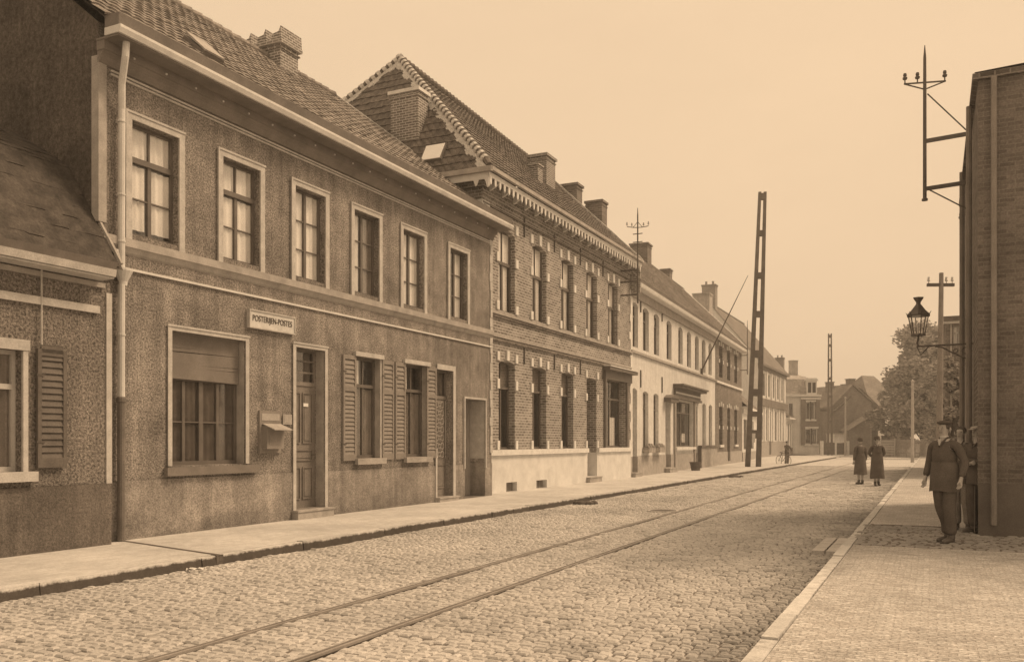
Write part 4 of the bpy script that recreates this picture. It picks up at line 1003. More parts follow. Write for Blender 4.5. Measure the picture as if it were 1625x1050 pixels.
g = MB(); a_, b_, zt = uC(1107.5), uC(1133), zC(1107.5, 706.5); g.box(a_, b_, -.2, -.031, P0, zt - .12); g.build('cellar_hatch', M['trimdim'], C)
g = MB(); g.box(a_ - .1, b_ + .05, -.26, -.031, zt - .119, zt); g.box(a_ - .1, a_ - .001, -.22, -.031, P0, zt - .12); g.build('hatch_frame', M['sash'], C)
g = MB()
for px, py in ((1016, 468), (1050, 485), (1016, 587), (1050, 598)):
    x, z = uC(px), zC(px, py); g.box(x - .04, x + .04, -.05, -.001, z - .75, z)
build_each(g, 'wall_tie', M['iron'], C)
g = MB(); g.box(-.02, .26, -.035, -.001, zpc, ceu - .1); g.build('corner_strip', M['trim'], C)
g = MB(); g.box(0, LC, -.12, -.001, ceu - .35, ceu); g.build('frieze', M['trimdim'], C)
Ltot = LC + WD.L
g = MB(); g.box(-.0, Ltot + .15, -.42, -.001, ceu + .001, ceu + .03); g.prism_x([(-.36, ceu + .031), (-.44, ceu + .031), (-.48, ceu + .17), (-.36, ceu + .17)], 0, Ltot + .2); g.build('cornice', M['trim'], C)
g = MB(); g.prism_x([(-.42, ceu + .171), (-.45, ceu + .32), (-.42, ceu + .32), (-.3, ceu + .19), (-.2, ceu + .171)], 0, Ltot + .15); g.build('gutter', M['gutter'], C)
def gable_roof(H, x0, x1, ov, ze_, BD_, zr_, m, row=.33, tw=.25, seed=1, plain_=False, verge=('far',), back=True):
    Sv = Vector((0, BD_ + ov, zr_ - ze_)); L_ = Sv.length; g = MB()
    if plain_:
        n = int(L_ / row)
        for i in range(n):
            a, b = Vector((0, -ov, ze_)) + Sv * (i / n), Vector((0, -ov, ze_)) + Sv * ((i + 1.05) / n)
            g.quad((x0, a.y, a.z + .03), (x1, a.y, a.z + .03), (x1, b.y, b.z), (x0, b.y, b.z)); g.quad((x0, a.y, a.z), (x1, a.y, a.z), (x1, a.y, a.z + .03), (x0, a.y, a.z + .03))
    else: tiles(g, (x0, -ov, ze_), (1, 0, 0), Sv, L_, lambda v: (0, x1 - x0), row, tw, seed=seed)
    ro = g.build('roof', M[m], H)
    g = MB(); g.quad((x0, -ov + .02, ze_ - .03), (x1, -ov + .02, ze_ - .03), (x1, BD_, zr_ - .03), (x0, BD_, zr_ - .03)); g.quad((x0, BD_, zr_), (x1, BD_, zr_), (x1, BD_*2 + ov, ze_), (x0, BD_*2 + ov, ze_)); g.build('rear_roof', M[m], H)
    g = MB(); g.tube([(x0, BD_, zr_ + .02), (x1, BD_, zr_ + .02)], .11, 8); g.build('ridge_tiles', M[m], ro)
    g = MB(); r = random.Random(seed)
    for v in verge:
        x = x1 - .04 if v == 'far' else x0 + .04
        for i in range(12):
            a, b = Vector((x, -ov, ze_ + .06)) + Sv * i / 12, Vector((x, -ov, ze_ + .06)) + Sv * (i + 1) / 12; g.bar(a + Vector((0, 0, r.uniform(-.01, .01))), b, .16, .07)
    if verge: g.build('verge_mortar', M['mortar'], ro)
    return ro
gable_roof(C, 0, Ltot + .1, .42, ceu + .30, BDC, zrC, 'tileC', seed=12, verge=('near',))
g = MB(); Sv = Vector((0, BDC + .42, zrC - ceu - .3)); x = Ltot + .02
g.hexa([(x - .5, -.42, ceu + .34), (x + .12, -.42, ceu + .34), (x + .12, BDC, zrC + .04), (x - .5, BDC, zrC + .04), (x - .5, -.42, ceu + .41), (x + .12, -.42, ceu + .41), (x + .12, BDC, zrC + .11), (x - .5, BDC, zrC + .11)]); g.build('parapet_coping', M['trim'], C)
x = uC(1018, -BDC); chimney(C, x - .45, x + .55, BDC - .5, BDC + .6, zrC - .8, zC(1017, 387, -BDC), 'brickD', .07, label='broad dark stack at the near end of the roof')
x = uC(1062, -BDC); chimney(C, x - .3, x + .5, BDC - .1, BDC + .55, zrC - .6, zC(1058, 424, -BDC), 'brickD', .06, label='small dark stack on the ridge')
x = uC(1122, -BDC); chimney(C, x - .6, x + .9, BDC - .3, BDC + 1.1, zrC - .8, zC(1117, 462, -BDC), 'chimp', .05, label='broad pale rendered stack')
D = thing('brick_house', 'narrow dark brick house beyond the whitewashed one, sharing its eaves line', 'house', WD.loc(0), WD.rz)
LD = WD.L; uD, zD = WD.u, WD.z
dz0, dz1 = zD(1156, 603), zD(1156, 556); dg0, dg1 = zD(1156, 705), zD(1156, 647)
dc = [uD(1144), uD(1156.3), uD(1167.5)]
hD = [(c - .6, c + .6, dz0, dz1, .12) for c in dc] + [(dc[0] - .6, dc[0] + .6, dg0, dg1, .1), (dc[1] - .55, dc[1] + .55, .3, dg1, .1), (dc[2] - .6, dc[2] + .6, dg0, dg1, .1)]
ded = zD(1156, 539, .2)
facade(0, LD, .95, ceu, hD, .2).build('wall', M['brickD'], D); facade(0, LD, P0, .95, [h for h in hD if h[2] < .95], .2, -.03).build('plinth', M['trimdim'], D)
g = MB(); g.add([(LD, 0, P0), (LD, BDC*2, P0), (LD, BDC*2, ceu), (LD, BDC, zrC - .05), (LD, 0, ceu)], [(0,1,2,3,4)]); g.build('side_wall', M['brickD'], D)
g = MB(); zz = zD(1156, 611.5); g.box(0, LD, -.1, -.001, zz - .07, zz + .06); g.build('sill_course', M['trim'], D)
g = MB()
for c in dc:
    for z in (dz1 - .02, dg1 - .02, dz0 + .9, dg0 + 1.0):
        for s_ in (-1, 1): g.box(c + s_*.6, c + s_*.8, -.05, -.001, z, z + .22)
    g.box(c - .1, c + .1, -.06, -.001, dz1 + .02, dz1 + .32); g.box(c - .1, c + .1, -.06, -.001, dg1 + .02, dg1 + .3)
for c in (dc[0], dc[2]): g.box(c - .7, c + .7, -.1, -.001, dg0 - .16, dg0 - .01)
build_each(g, 'stone_block', M['trim'], D)
for c in dc: window(D, c - .6, c + .6, dz0, dz1, .17, transom=.68, bars=(), curtains=((.1, .45, 0, .66, 'curtaind'),))
for c in (dc[0], dc[2]): window(D, c - .6, c + .6, dg0, dg1, .17, transom=.68, bars=(), curtains=((.1, .9, 0, .66, 'curtaind'),))
door(D, dc[1] - .55, dc[1] + .55, .3, dg1, .18, 'wood', dg1 - .7, ((.15, .85, .5, .93), (.15, .85, .07, .42)), transom_panes=1)

# ------------------------------------------------------------------ far houses on the left side
def small_house(name, label, W, ze_, BD_, zr_, wallm, roofm, holes, win=True, ov=.35, verge=(), kind='window', doorholes=(), zp=.9, plm='trimdim', near=True, seed=1, cornice='trim'):
    H = thing(name, label, 'house', W.loc(0), W.rz); L = W.L
    allh = list(holes) + list(doorholes)
    facade(0, L, zp, ze_, allh, .18).build('wall', M[wallm], H); facade(0, L, P0, zp, [h for h in allh if h[2] < zp], .18, -.03).build('plinth', M[plm], H)
    g = MB()
    zw = ze_ + .20 + (zr_ - ze_ - .22) * ov / (BD_ + ov)
    for x in (0, L): g.add([(x, 0, P0), (x, BD_*2, P0), (x, BD_*2, zw - .05), (x, BD_, zr_ - .03), (x, 0, zw)], [(0,1,2,3,4)])
    g.quad((0, BD_*2, P0), (L, BD_*2, P0), (L, BD_*2, ze_), (0, BD_*2, ze_)); g.build('side_wall', M[wallm], H)
    gable_roof(H, -.08, L + .08, ov, ze_ + .22, BD_, zr_, roofm, seed=seed, verge=verge, plain_=True)
    g = MB(); g.box(-.1, L + .1, -ov - .08, -.001, ze_ + .001, ze_ + .2); g.box(0, L, -.1, -.001, ze_ - .3, ze_); g.build('cornice', M[cornice], H)
    for h in holes: window(H, h[0], h[1], h[2], h[3], .15, transom=.7, bars=(), mull=.08, curtains=((.1, .9, 0, .66, 'curtaind'),), glass=True)
    for h in doorholes: door(H, h[0], h[1], h[2], h[3], .16, 'wood', h[3] - .7, ((.15, .85, .5, .93), (.15, .85, .07, .42)), transom_panes=1)
    return H
def kP(px0, sc0, px1, vp): return Wall(pp(px0, sc0), pp(px1, sc0 * (vp - px1) / (vp - px0)))
# low white shop between the dark brick house and the tall one
WE = Wall(pp(1178, 21.6), pp(1203, 17.6)); e_z = WE.z(1184, 651)
E = small_house('low_shop', 'low pale shop squeezed between the dark brick house and the pilastered house', WE, e_z, 3.0, WE.z(1180, 622, -3), 'white', 'tileC', [(WE.u(1180), WE.u(1186), 1.0, e_z - .7, 0), (WE.u(1190), WE.u(1196), 1.0, e_z - .7, 0)], seed=31, zp=.8)
WF = kP(1203, 17.0, 1247, 1481); LF = WF.L; uF, zF = WF.u, WF.z; fe = zF(1210, 582); fs0, fs1 = zF(1225, 634), zF(1225, 597)
fh = [(uF(x) - .75, uF(x) + .75, fs0 + .2, fs1, 0) for x in (1212.5, 1220, 1227, 1234, 1240.5)]
fgz = zF(1225, 647); fp = zF(1225, 700)
fg = [(uF(x) - .6, uF(x) + .6, fp + .1, fgz - .3, 0) for x in (1209, 1216, 1231, 1238)]
FHR = 0
def side_pt(W, px_, py_):
    k_ = (px_ - CX) / F; b_ = (W.o.x - k_ * W.o.y) / (W.n.x - k_ * W.n.y); t_ = W.o.y - W.n.y * b_; return b_, HC + (HY - py_) * t_ / F
qa, qb = side_pt(WF, 1194, 541), side_pt(WF, 1177, 526); FHR = qb[1] + (qb[1] - qa[1]) / (qb[0] - qa[0]) * (4.6 - qb[0]); print('FH', qa, qb, FHR, fe)
FH = small_house('pilastered_house', 'tall house behind the lattice pole with white pilasters and a dark band between the storeys', WF, fe, 4.6, FHR, 'white', 'tileC', fh + fg, doorholes=[(uF(1222) - .6, uF(1222) + .6, .3, fgz - .4, 0)], seed=33, zp=fp, cornice='sash')
g = MB(); za_, zb_ = zF(1225, 647), zF(1225, 636); g.box(0, LF, -.25, -.001, za_, zb_); g.build('band', M['brickD'], FH)
g = MB()
for x in (1207.5, 1216.2, 1223.6, 1230.6, 1237.3, 1243.6): g.box(uF(x) - .28, uF(x) + .28, -.12, -.001, fs0 + .05, fe - .31)
for x in (1206, 1212.5, 1219, 1226, 1235, 1243): g.box(uF(x) - .28, uF(x) + .28, -.12, -.001, fp + .05, za_ - .01)
build_each(g, 'pilaster', M['trim'], FH)
x = uF(1238, -4.6); chimney(FH, x - .5, x + .6, 4.1, 5.2, zF(1238, 590, -4.6), zF(1237, 567, -4.6), 'brickD', .08, pots=2)
chimney(FH, .1, 1.0, 4.0, 5.3, FHR - 1.5, FHR + 1.75, 'chim', .07, pots=2, label='stack with two pots on the near gable')
WF2 = kP(1247.5, 14.2, 1262.5, 1481); f2e = WF2.z(1250, 665)
small_house('low_cottage', 'low single-storey cottage with dark roof beside the pilastered house', WF2, f2e, 3.2, WF2.z(1247, 645, -3.2), 'white', 'tileB', [(1.2, 2.4, 1.1, f2e - .5, 0), (4.6, 5.8, 1.1, f2e - .5, 0)], doorholes=[(2.9, 3.9, .3, f2e - .5, 0)], seed=35, plm='brickD')
# villa with mansard roof, facing the viewer across the end of the street
def frontal(px0, px1, sc, turn=0):
    a = pp(px0, sc); b = pp(px1, sc + turn); return Wall(a, b)
WG = frontal(1240, 1300, 13.6, -.05); uG, zG = WG.u, WG.z; LG = WG.L
G = thing('villa', 'pale three-level villa with mansard roof, dormer and brick bay closing the street', 'house', WG.loc(0), WG.rz)
gc = zG(1275, 627); gs = zG(1270, 601); gp_ = zG(1262, 588)
gw = [(uG(1279.5), uG(1284.5), zG(1282, 664), zG(1282, 639)), (uG(1286.5), uG(1291.5), zG(1288, 664), zG(1288, 639)), (uG(1278.5), uG(1286), zG(1282, 703), zG(1282, 681)), (uG(1288), uG(1295.5), zG(1290, 703), zG(1290, 681)), (uG(1252), uG(1258), zG(1255, 664), zG(1255, 640))]
facade(0, LG, P0, gc, [(h[0], h[1], h[2], h[3], 0) for h in gw], .15).build('wall', M['white'], G)
for h in gw: window(G, *h, .12, transom=.65, bars=(), mull=.1, curtains=((.1, .9, 0, .6, 'curtaind'),))
g = MB(); x0, x1 = uG(1270), LG
us = [(gw[i][0]-.12, gw[i][1]+.12, gw[i][2]-.1, gw[i][3]+.12, 0) for i in range(4)]
facade(x0, x1, zG(1285, 706), zG(1285, 637) + .25, us, .2, -.2).build('brick_bay', M['brickD'], G)
g = MB(); g.box(-.2, LG + .15, -.35, -.001, gc - .15, gc + .1); g.box(x0 - .05, x1 + .1, -.3, -.201, zG(1285, 637) + .25, zG(1285, 637) + .45)
for h in gw[:4]: g.box(h[0] - .2, h[1] + .2, -.26, -.201, h[2] - .28, h[2] - .1); g.box(h[0] - .15, h[1] + .15, -.25, -.201, h[3] + .12, h[3] + .3)
build_each(g, 'cornice', M['trim'], G)
g = MB(); g.quad((0, 0, P0), (0, 9, P0), (0, 9, gc), (0, 0, gc)); g.quad((LG, 0, P0), (LG, 9, P0), (LG, 9, gc), (LG, 0, gc)); g.quad((0, 9, P0), (LG, 9, P0), (LG, 9, gc), (0, 9, gc)); g.build('side_wall', M['white'], G)
g = MB(); i_ = .5; q = [(0, 0), (LG, 0), (LG, 9), (0, 9)]; p = [(i_, i_), (LG - i_, i_), (LG - i_, 9 - i_), (i_, 9 - i_)]
for k in range(4):
    j = (k+1) % 4; g.quad((q[k][0], q[k][1], gc + .1), (q[j][0], q[j][1], gc + .1), (p[j][0], p[j][1], gs), (p[k][0], p[k][1], gs))
ro = g.build('mansard_roof', M['slate'], G)
g = MB(); top = [(LG*.3, 3.5), (LG*.6, 3.5), (LG*.6, 5.5), (LG*.3, 5.5)]
for k in range(4):
    j = (k+1) % 4; g.quad((p[k][0], p[k][1], gs), (p[j][0], p[j][1], gs), (top[j][0], top[j][1], gp_), (top[k][0], top[k][1], gp_))
g.quad(*[(x, y, gp_) for x, y in top]); g.build('upper_roof', M['slate'], ro)
g = MB(); a_, b_ = uG(1280), uG(1296); zt = zG(1288, 604); g.box(a_, b_, -.05, 1, gc + .101, zt); g.prism([(a_ - .15, zt), (b_ + .15, zt), (b_, zt + .3), (a_, zt + .3)], -.15, 1); dm = g.build('dormer', M['trim'], G)
g = MB()
for t in (.12, .56): g.box(a_ + (b_-a_)*t, a_ + (b_-a_)*(t+.32), -.07, -.051, gc + .3, zt - .2)
g.build('window', M['dark'], dm)
chimney(G, uG(1253, -3), uG(1263.5, -3), 2.5, 3.3, gs - .2, zG(1258, 572, -3), 'chimp', .05)
# gabled brick house, its gable end to the viewer
WH = Wall(pp(1320, 12.9), pp(1383, 12.7)); uH, zH = WH.u, WH.z; LH = WH.L; apx = uH(1352); hap = zH(1352, 611.5); hel = zH(1320, 645); her = zH(1383, 638)
H_ = thing('gabled_house', 'dark brick house at the far end with its gable towards the viewer and two stacks', 'house', WH.loc(0), WH.rz)
DP = 12
g = MB(); g.add([(0, 0, P0), (LH, 0, P0), (LH, 0, her), (apx, 0, hap), (0, 0, hel)], [(0,1,2,3,4)]); g.quad((0, 0, P0), (0, DP, P0), (0, DP, hel), (0, 0, hel)); g.quad((LH, 0, P0), (LH, DP, P0), (LH, DP, her), (LH, 0, her)); g.add([(0, DP, P0), (LH, DP, P0), (LH, DP, her), (apx, DP, hap), (0, DP, hel)], [(0,1,2,3,4)])
g.build('gable_wall', M['brickD'], H_)
g = MB(); e = .25
g.hexa([(-e, -e, hel - .15), (apx, -e, hap + .02), (apx, DP, hap + .02), (-e, DP, hel - .15), (-e, -e, hel), (apx, -e, hap + .17), (apx, DP, hap + .17), (-e, DP, hel)])
g.hexa([(apx + .002, -e, hap + .02), (LH + e, -e, her - .15), (LH + e, DP, her - .15), (apx + .002, DP, hap + .02), (apx + .002, -e, hap + .17), (LH + e, -e, her), (LH + e, DP, her), (apx + .002, DP, hap + .17)]); g.build('roof', M['tileC'], H_)
chimney(H_, apx - 1.05, apx - .35, 3, 3.8, hap - .7, zH(1342, 606, -3), 'brickD', .07); chimney(H_, apx + .0, apx + .8, .4, 1.2, hap - .6, zH(1356, 601, -.8), 'brickD', .08)
# its long wing to the left, roof slope to the viewer
WH2 = Wall(pp(1297, 12.6), pp(1320.5, 12.85)); h2 = WH2.L
Hw = thing('brick_wing', 'low brick wing with sloping tiled roof between the villa and the gabled house', 'house', WH2.loc(0), WH2.rz)
zhe, zhr = WH2.z(1305, 652), WH2.z(1312, 619, -4)
g = MB(); g.quad((0, 0, P0), (h2, 0, P0), (h2, 0, zhe), (0, 0, zhe)); g.add([(0, 0, P0), (0, 8, P0), (0, 8, zhe), (0, 4, zhr), (0, 0, zhe)], [(0,1,2,3,4)]); g.quad((0, 8, P0), (h2, 8, P0), (h2, 8, zhe), (0, 8, zhe)); g.build('wall', M['brickD'], Hw)
gable_roof(Hw, -.1, h2 + .8, .25, zhe, 4, zhr, 'tileC', plain_=True, verge=('near',), seed=41)
chimney(Hw, .35, .9, 3.7, 4.3, zhr - .5, WH2.z(1305, 612, -4), 'brickD', .06)
# lean-to and yard wall in front of the gable
WL = Wall(pp(1347, 13.1), pp(1381, 13.05)); LL = WL.L
L_ = thing('lean_to', 'low outbuilding with a single sloping roof against the gable end', 'shed', WL.loc(0), WL.rz)
za_, zb_ = WL.z(1352, 684), WL.z(1378, 661)
g = MB(); g.prism([(0, P0 - .1), (LL, P0 - .1), (LL, zb_), (0, za_)], 0, 2); g.build('wall', M['brickD'], L_)
g = MB(); g.hexa([(-.2, -.2, za_ + .0), (LL + .1, -.2, zb_ + .05), (LL + .1, 2.0, zb_ + .05), (-.2, 2.0, za_ + .0), (-.2, -.2, za_ + .12), (LL + .1, -.2, zb_ + .17), (LL + .1, 2.0, zb_ + .17), (-.2, 2.0, za_ + .12)]); g.build('roof', M['tileC'], L_)
WY = Wall(pp(1303, 13.9), pp(1347, 13.7)); LY = WY.L
Y = thing('yard_gate', 'dark double yard gate between pale posts below the brick wing', 'gate', WY.loc(0), WY.rz)
zt = WY.z(1325, 702)
g = MB(); n = 18
for i in range(n): x0, x1 = .3 + (LY-.6)*i/n, .3 + (LY-.6)*(i+1)/n; g.box(x0 + .01, x1 - .01, 0, .04, .1, zt + .05 * math.sin(i * .4))
g.box(.3, LY - .3, -.04, -.001, .5, .62); g.box(.3, LY - .3, -.04, -.001, zt - .5, zt - .4); g.build('gate_leaf', M['picket'], Y)
g = MB(); g.box(0, .28, -.1, .2, -.02, zt + .2); g.box(LY - .28, LY, -.1, .2, -.02, zt + .2); g.box(LY*.48, LY*.55, -.06, -.041, 0, zt); build_each(g, 'gate_post', M['trim'], Y)
WS_ = Wall(pp(1324, 13.4), pp(1341, 13.3)); zt2 = WS_.z(1330, 687)
S_ = thing('pale_shed', 'small pale flat-topped shed above the yard gate', 'shed', WS_.loc(0), WS_.rz)
g = MB(); g.box(0, WS_.L, 0, 1.2, -.02, zt2 - .12); g.build('wall', M['white'], S_)
g = MB(); g.box(-.1, WS_.L + .1, -.1, 1.3, zt2 - .119, zt2); g.build('roof', M['trimdim'], S_)
WI = Wall(pp(1382.5, 12.3), pp(1394, 12.25)); zi = WI.z(1388, 646)
I_ = thing('tall_white_house', 'narrow white end of a house just left of the big tree', 'house', WI.loc(0), WI.rz)
li = WI.L * 5.0; zir = WI.z(1420, 596, -3)
iw = [(WI.L * .35, WI.L * .8, WI.z(1388, 672), WI.z(1388, 655), 0), (WI.L * .35, WI.L * .8, WI.z(1388, 700), WI.z(1388, 682), 0), (WI.L * 2, WI.L * 2.5, 1.2, 3, 0)]
facade(0, li, P0 - .15, zi, iw, .15).build('wall', M['white'], I_)
g = MB(); g.quad((0, 0, 0), (0, 9, 0), (0, 9, zi), (0, 0, zi)); g.quad((li, 0, 0), (li, 9, 0), (li, 9, zi), (li, 0, zi)); g.build('side_wall', M['white'], I_)
for h in iw: window(I_, h[0], h[1], h[2], h[3], .12, 'sashl', transom=.6, bars=(), mull=.08, curtains=((0, 1, 0, 1, 'curtaind'),))
g = MB(); e = .3; q = [(-e, -e), (li + e, -e), (li + e, 9 + e), (-e, 9 + e)]; zz = zi + 0
g.quad((-e, -e, zi), (li + e, -e, zi), (li*.8, 4.5, zir), (li*.45, 4.5, zir)); g.add([(-e, 9 + e, zi), (-e, -e, zi), (li*.45, 4.5, zir)], [(0,1,2)]); g.add([(li + e, -e, zi), (li + e, 9 + e, zi), (li*.8, 4.5, zir)], [(0,1,2)]); g.quad((li + e, 9 + e, zi), (-e, 9 + e, zi), (li*.45, 4.5, zir), (li*.8, 4.5, zir)); g.build('roof', M['tileC'], I_)
g = MB(); g.box(-.2, WI.L * 1.1, -.15, -.001, WI.z(1388, 679) - .1, WI.z(1388, 679) + .06); g.build('string_course', M['trimdim'], I_)

# ------------------------------------------------------------------ right side of the street
WR = Wall(pp(1527.5, 65), pp(1552, 99.5))           # street front of the dark building on the right, seen almost edge-on
uR, LR = WR.u, WR.L
RH = thing('corner_building', 'tall dark building at the right edge of the view that carries the gas lamp', 'house', WR.loc(0), WR.rz)
zR = 1.62 + 572 / 99.5; RB = 9.0
hR = [(1.2, 2.2, 1.1, 3.1, .1, .15), (3.6, 4.6, 1.1, 3.1, .1, .15), (5.6, 6.6, .3, 3.1, .1, .2), (1.2, 2.2, 4.4, 6.2, .1, .15), (3.6, 4.6, 4.4, 6.2, .1, .15)]
facade(0, LR, .9, zR, hR, .15).build('wall', M['brickR'], RH); facade(0, LR, P0, .9, [h for h in hR if h[2] < .9], .15, -.04).build('plinth', M['shutterd'], RH)
g = MB(); g.quad((LR, 0, P0), (LR, RB, P0), (LR, RB, zR), (LR, 0, zR)); g.quad((0, 0, P0), (0, RB, P0), (0, RB, zR), (0, 0, zR)); g.quad((0, RB, P0), (LR, RB, P0), (LR, RB, zR), (0, RB, zR))
g.build('side_wall', brickm('brown_end_brick', .155, .20, .22, .07, .22, .010, .6), RH)
g = MB(); g.quad((-.05, -.05, zR + .12), (LR + .05, -.05, zR + .12), (LR + .05, RB, zR + .5), (-.05, RB, zR + .5)); g.build('roof', M['tileB'], RH)
g = MB(); g.box(-.06, LR + .06, -.08, .3, zR, zR + .1); g.box(LR - .25, LR + .07, .301, RB, zR, zR + .1); g.build('coping', M['brickR'], RH)
for h in hR[:2] + hR[3:]: window(RH, h[0], h[1], h[2], h[3], .12, 'sashl', transom=.7, bars=(), curtains=((.1, .9, 0, 1, 'curtaind'),))
door(RH, 5.6, 6.6, .3, 3.1, .18, 'wood', 2.5, ((.15, .85, .5, .93), (.15, .85, .07, .42)), transom_panes=1)
g = MB()
for h in hR: g.box(h[0] - .12, h[0] - .001, -.05, -.001, max(.95, h[2] - .05), h[3] + .1); g.box(h[1] + .001, h[1] + .12, -.05, -.001, max(.95, h[2] - .05), h[3] + .1)
build_each(g, 'stone_jamb', M['trimdim'], RH)
g = MB(); g.tube([(3.0, -.09, zR), (3.0, -.09, .3)], .05, 8); g.tube([(7.1, -.09, zR), (7.1, -.09, .3)], .045, 8); build_each(g, 'downpipe', M['band'], RH)
g = MB(); g.box(LR + .001, LR + .04, .0, RB, P0, .95); g.build('end_plinth', M['shutterd'], RH)
g = MB(); g.tube([(LR + .06, .22, zR), (LR + .06, .22, .3)], .045, 8); g.build('downpipe', M['shutter'], RH)
# the next building on the right, set beyond the first
q_ = pp(1500, 36.5); W2a = Wall(q_, (q_[0] + 7 * CA, q_[1] - 7 * SA)); z2 = W2a.z(1510, 507)
R2 = thing('far_corner_building', 'building with pale cornice and one upper window seen past the gas lamp on the right', 'house', W2a.loc(0), W2a.rz)
w2_ = [(W2a.u(1512.5), W2a.u(1522.5), W2a.z(1517, 547), W2a.z(1517, 517), 0), (W2a.u(1510), W2a.u(1520), 1.1, 3.0, 0)]
facade(0, W2a.L, P0, z2, w2_, .15).build('wall', M['brickD'], R2)
g = MB(); g.quad((0, 0, P0), (0, 14, P0), (0, 14, z2), (0, 0, z2)); g.build('side_wall', M['brickD'], R2)
for h in w2_: window(R2, h[0], h[1], h[2], h[3], .12, 'sashl', transom=.65, bars=(), curtains=((.05, .6, 0, 1, 'curtain'),))
g = MB(); g.box(-.1, W2a.L, -.18, -.001, z2 - .18, z2 - .08); g.build('cornice', M['trim'], R2)
g = MB(); g.box(-.2, W2a.L, -.3, -.001, z2 - .079, z2 + .12); g.quad((-.2, -.3, z2 + .121), (W2a.L, -.3, z2 + .121), (W2a.L, 14, z2 + .3), (-.2, 14, z2 + .3)); g.build('roof', M['tileB'], R2)
g = MB(); g.box(W2a.u(1508), W2a.u(1510.5), -.08, -.001, P0, z2 - .2); build_each(g, 'pilaster', M['trimdim'], R2)

# ------------------------------------------------------------------ lattice tramway poles
def lattice_pole(label, px, sc, hgt, w0, w1, leg0, batt, face=RZ):
    p = pp(px, sc); t = thing('lattice_pole', label, 'pole', (p[0], p[1], .1), face, group='lattice poles along the left pavement')
    for s_ in (-1, 1):
        g = MB(); n = 8
        for i in range(n):
            a, b = i / n, (i+1) / n; xa, xb = w0/2 + (w1-w0)/2*a, w0/2 + (w1-w0)/2*b; la, lb = leg0 * (1 - .45*a), leg0 * (1 - .45*b)
            A1, B1 = s_*xa, s_*xb
            g.hexa([(A1-la/2, -.13, hgt*a), (A1+la/2, -.13, hgt*a), (A1+la/2, .13, hgt*a), (A1-la/2, .13, hgt*a), (B1-lb/2, -.13, hgt*b), (B1+lb/2, -.13, hgt*b), (B1+lb/2, .13, hgt*b), (B1-lb/2, .13, hgt*b)])
        g.build('leg', M['polew'], t)
    for z, h in batt:
        w = w0 + (w1 - w0) * z / hgt; g = MB(); g.box(-w/2, w/2, -.15, .15, z - h/2, z + h/2); g.build('batten', M['polew'], t)
    return t
# faces set square to the viewer's side of the street
ph = (740 - 305) / 26.7
batt = [((740 - y) / 26.7, h) for y, h in ((312, .35), (370, .32), (437, .35), (498, .36), (561, .42), (622, .42), (656, .30), (688, .5))]
lp = lattice_pole('tall tarred twin-legged pole on the left pavement, nearest and leaning slightly to the right', 1195, 26.7, ph, .62, .30, .30, batt, R(-10))
lp.rotation_euler = (0, R(1.9), R(-10))
g = MB(); g.box(-.13, .06, -.16, -.151, 1.45, 2.0); g.build('notice_card', M['trim'], lp)
g = MB(); 
for i in range(3): g.box(.15, .75, -.02, .02, ph - .15 - i*.01, ph - .11 - i*.01)
lattice_pole('second twin-legged pole, far off near the yard gate', 1317, 14.5, (722 - 529) / 14.5, .40, .28, .19, [(z, .3) for z in (.8, 3.6, 6.4, 8.4, 10.4, 12.0, 13.0)], R(-10))

# ------------------------------------------------------------------ masts on brackets, telegraph pole, pale posts, flagpole
def insulator(g, x, y, z, s=1): g.lathe([(.012*s, 0), (.012*s, .06*s), (.04*s, .065*s), (.045*s, .10*s), (.025*s, .12*s), (.035*s, .14*s), (.028*s, .18*s), (.005, .19*s)], 8, (x, y, z))
# on the corner building, at the right
ka = WR.u(1538); mp = WR.o + WR.d * ka; arm = .80
km = thing('bracketed_mast', 'iron wire mast with three insulators held out from the corner building by two arms', 'mast', (mp.x, mp.y, 0), WR.rz)
sc_ = F / (WR.hit(1538)[0]); zz = lambda py: HC + (HY - py) / sc_
# local -y points to the street (left)
mast_y = -arm
g = MB(); g.tube([(0, mast_y, zz(311)), (0, mast_y, zz(308)), (0, mast_y, zz(307)), (0, mast_y, zz(130)), (0, mast_y, zz(80)), (0, mast_y, zz(60))], [.06, .06, .038, .034, .03, .008], 10); m_ = g.build('mast', M['iron'], km)
g = MB(); 
for py in (292, 215): g.bar((0, 0.0, zz(py - 3)), (0, mast_y, zz(py)), .055, .075)
build_each(g, 'bracket_arm', M['iron'], km)
g = MB(); g.tube([(0, mast_y, zz(139)), (0, -.10, zz(139 + 0) )], .001, 4) if False else g.tube([(0, mast_y + .05, zz(139)), (0, -.02, zz(209))], .014, 6); g.tube([(0, mast_y + .06, zz(293)), (0, -.01, zz(333))], .014, 6); build_each(g, 'stay', M['iron'], km)
g = MB(); wd = Vector((1, 0, 0)); 
def cross(g, y0, zc, half, dx, dy, drop):
    for s_ in (-1, 1):
        e = Vector((dx*half*s_, y0 + dy*half*s_, zc)); c1 = Vector((0, y0, zc + .0)); c2 = Vector((0, y0, zc - drop)); g.bar(c1, e, .02, .028); g.bar(c2, e, .02, .022)
cdx, cdy = .25, -.96
cross(g, mast_y, zz(120), .40, cdx, cdy, .14); ca = g.build('cross_arm', M['iron'], km)
g = MB()
for t in (-.38, .14, .38): insulator(g, cdx*t, mast_y + cdy*t, zz(120) + .02, 1.05)
build_each(g, 'insulator', M['iron'], ca)
kb_ = WR.u(1533); bp_ = WR.o + WR.d * kb_
k2 = thing('wall_insulator', 'small insulator on a short bracket below the wire mast', 'insulator', (bp_.x, bp_.y, HC + (HY - 352) * WR.hit(1533)[0] / F), WR.rz)
g = MB(); g.box(-.015, .015, -.13, 0, -.015, .015); insulator(g, 0, -.10, .01, 1.1); g.build('bracket', M['iron'], k2)
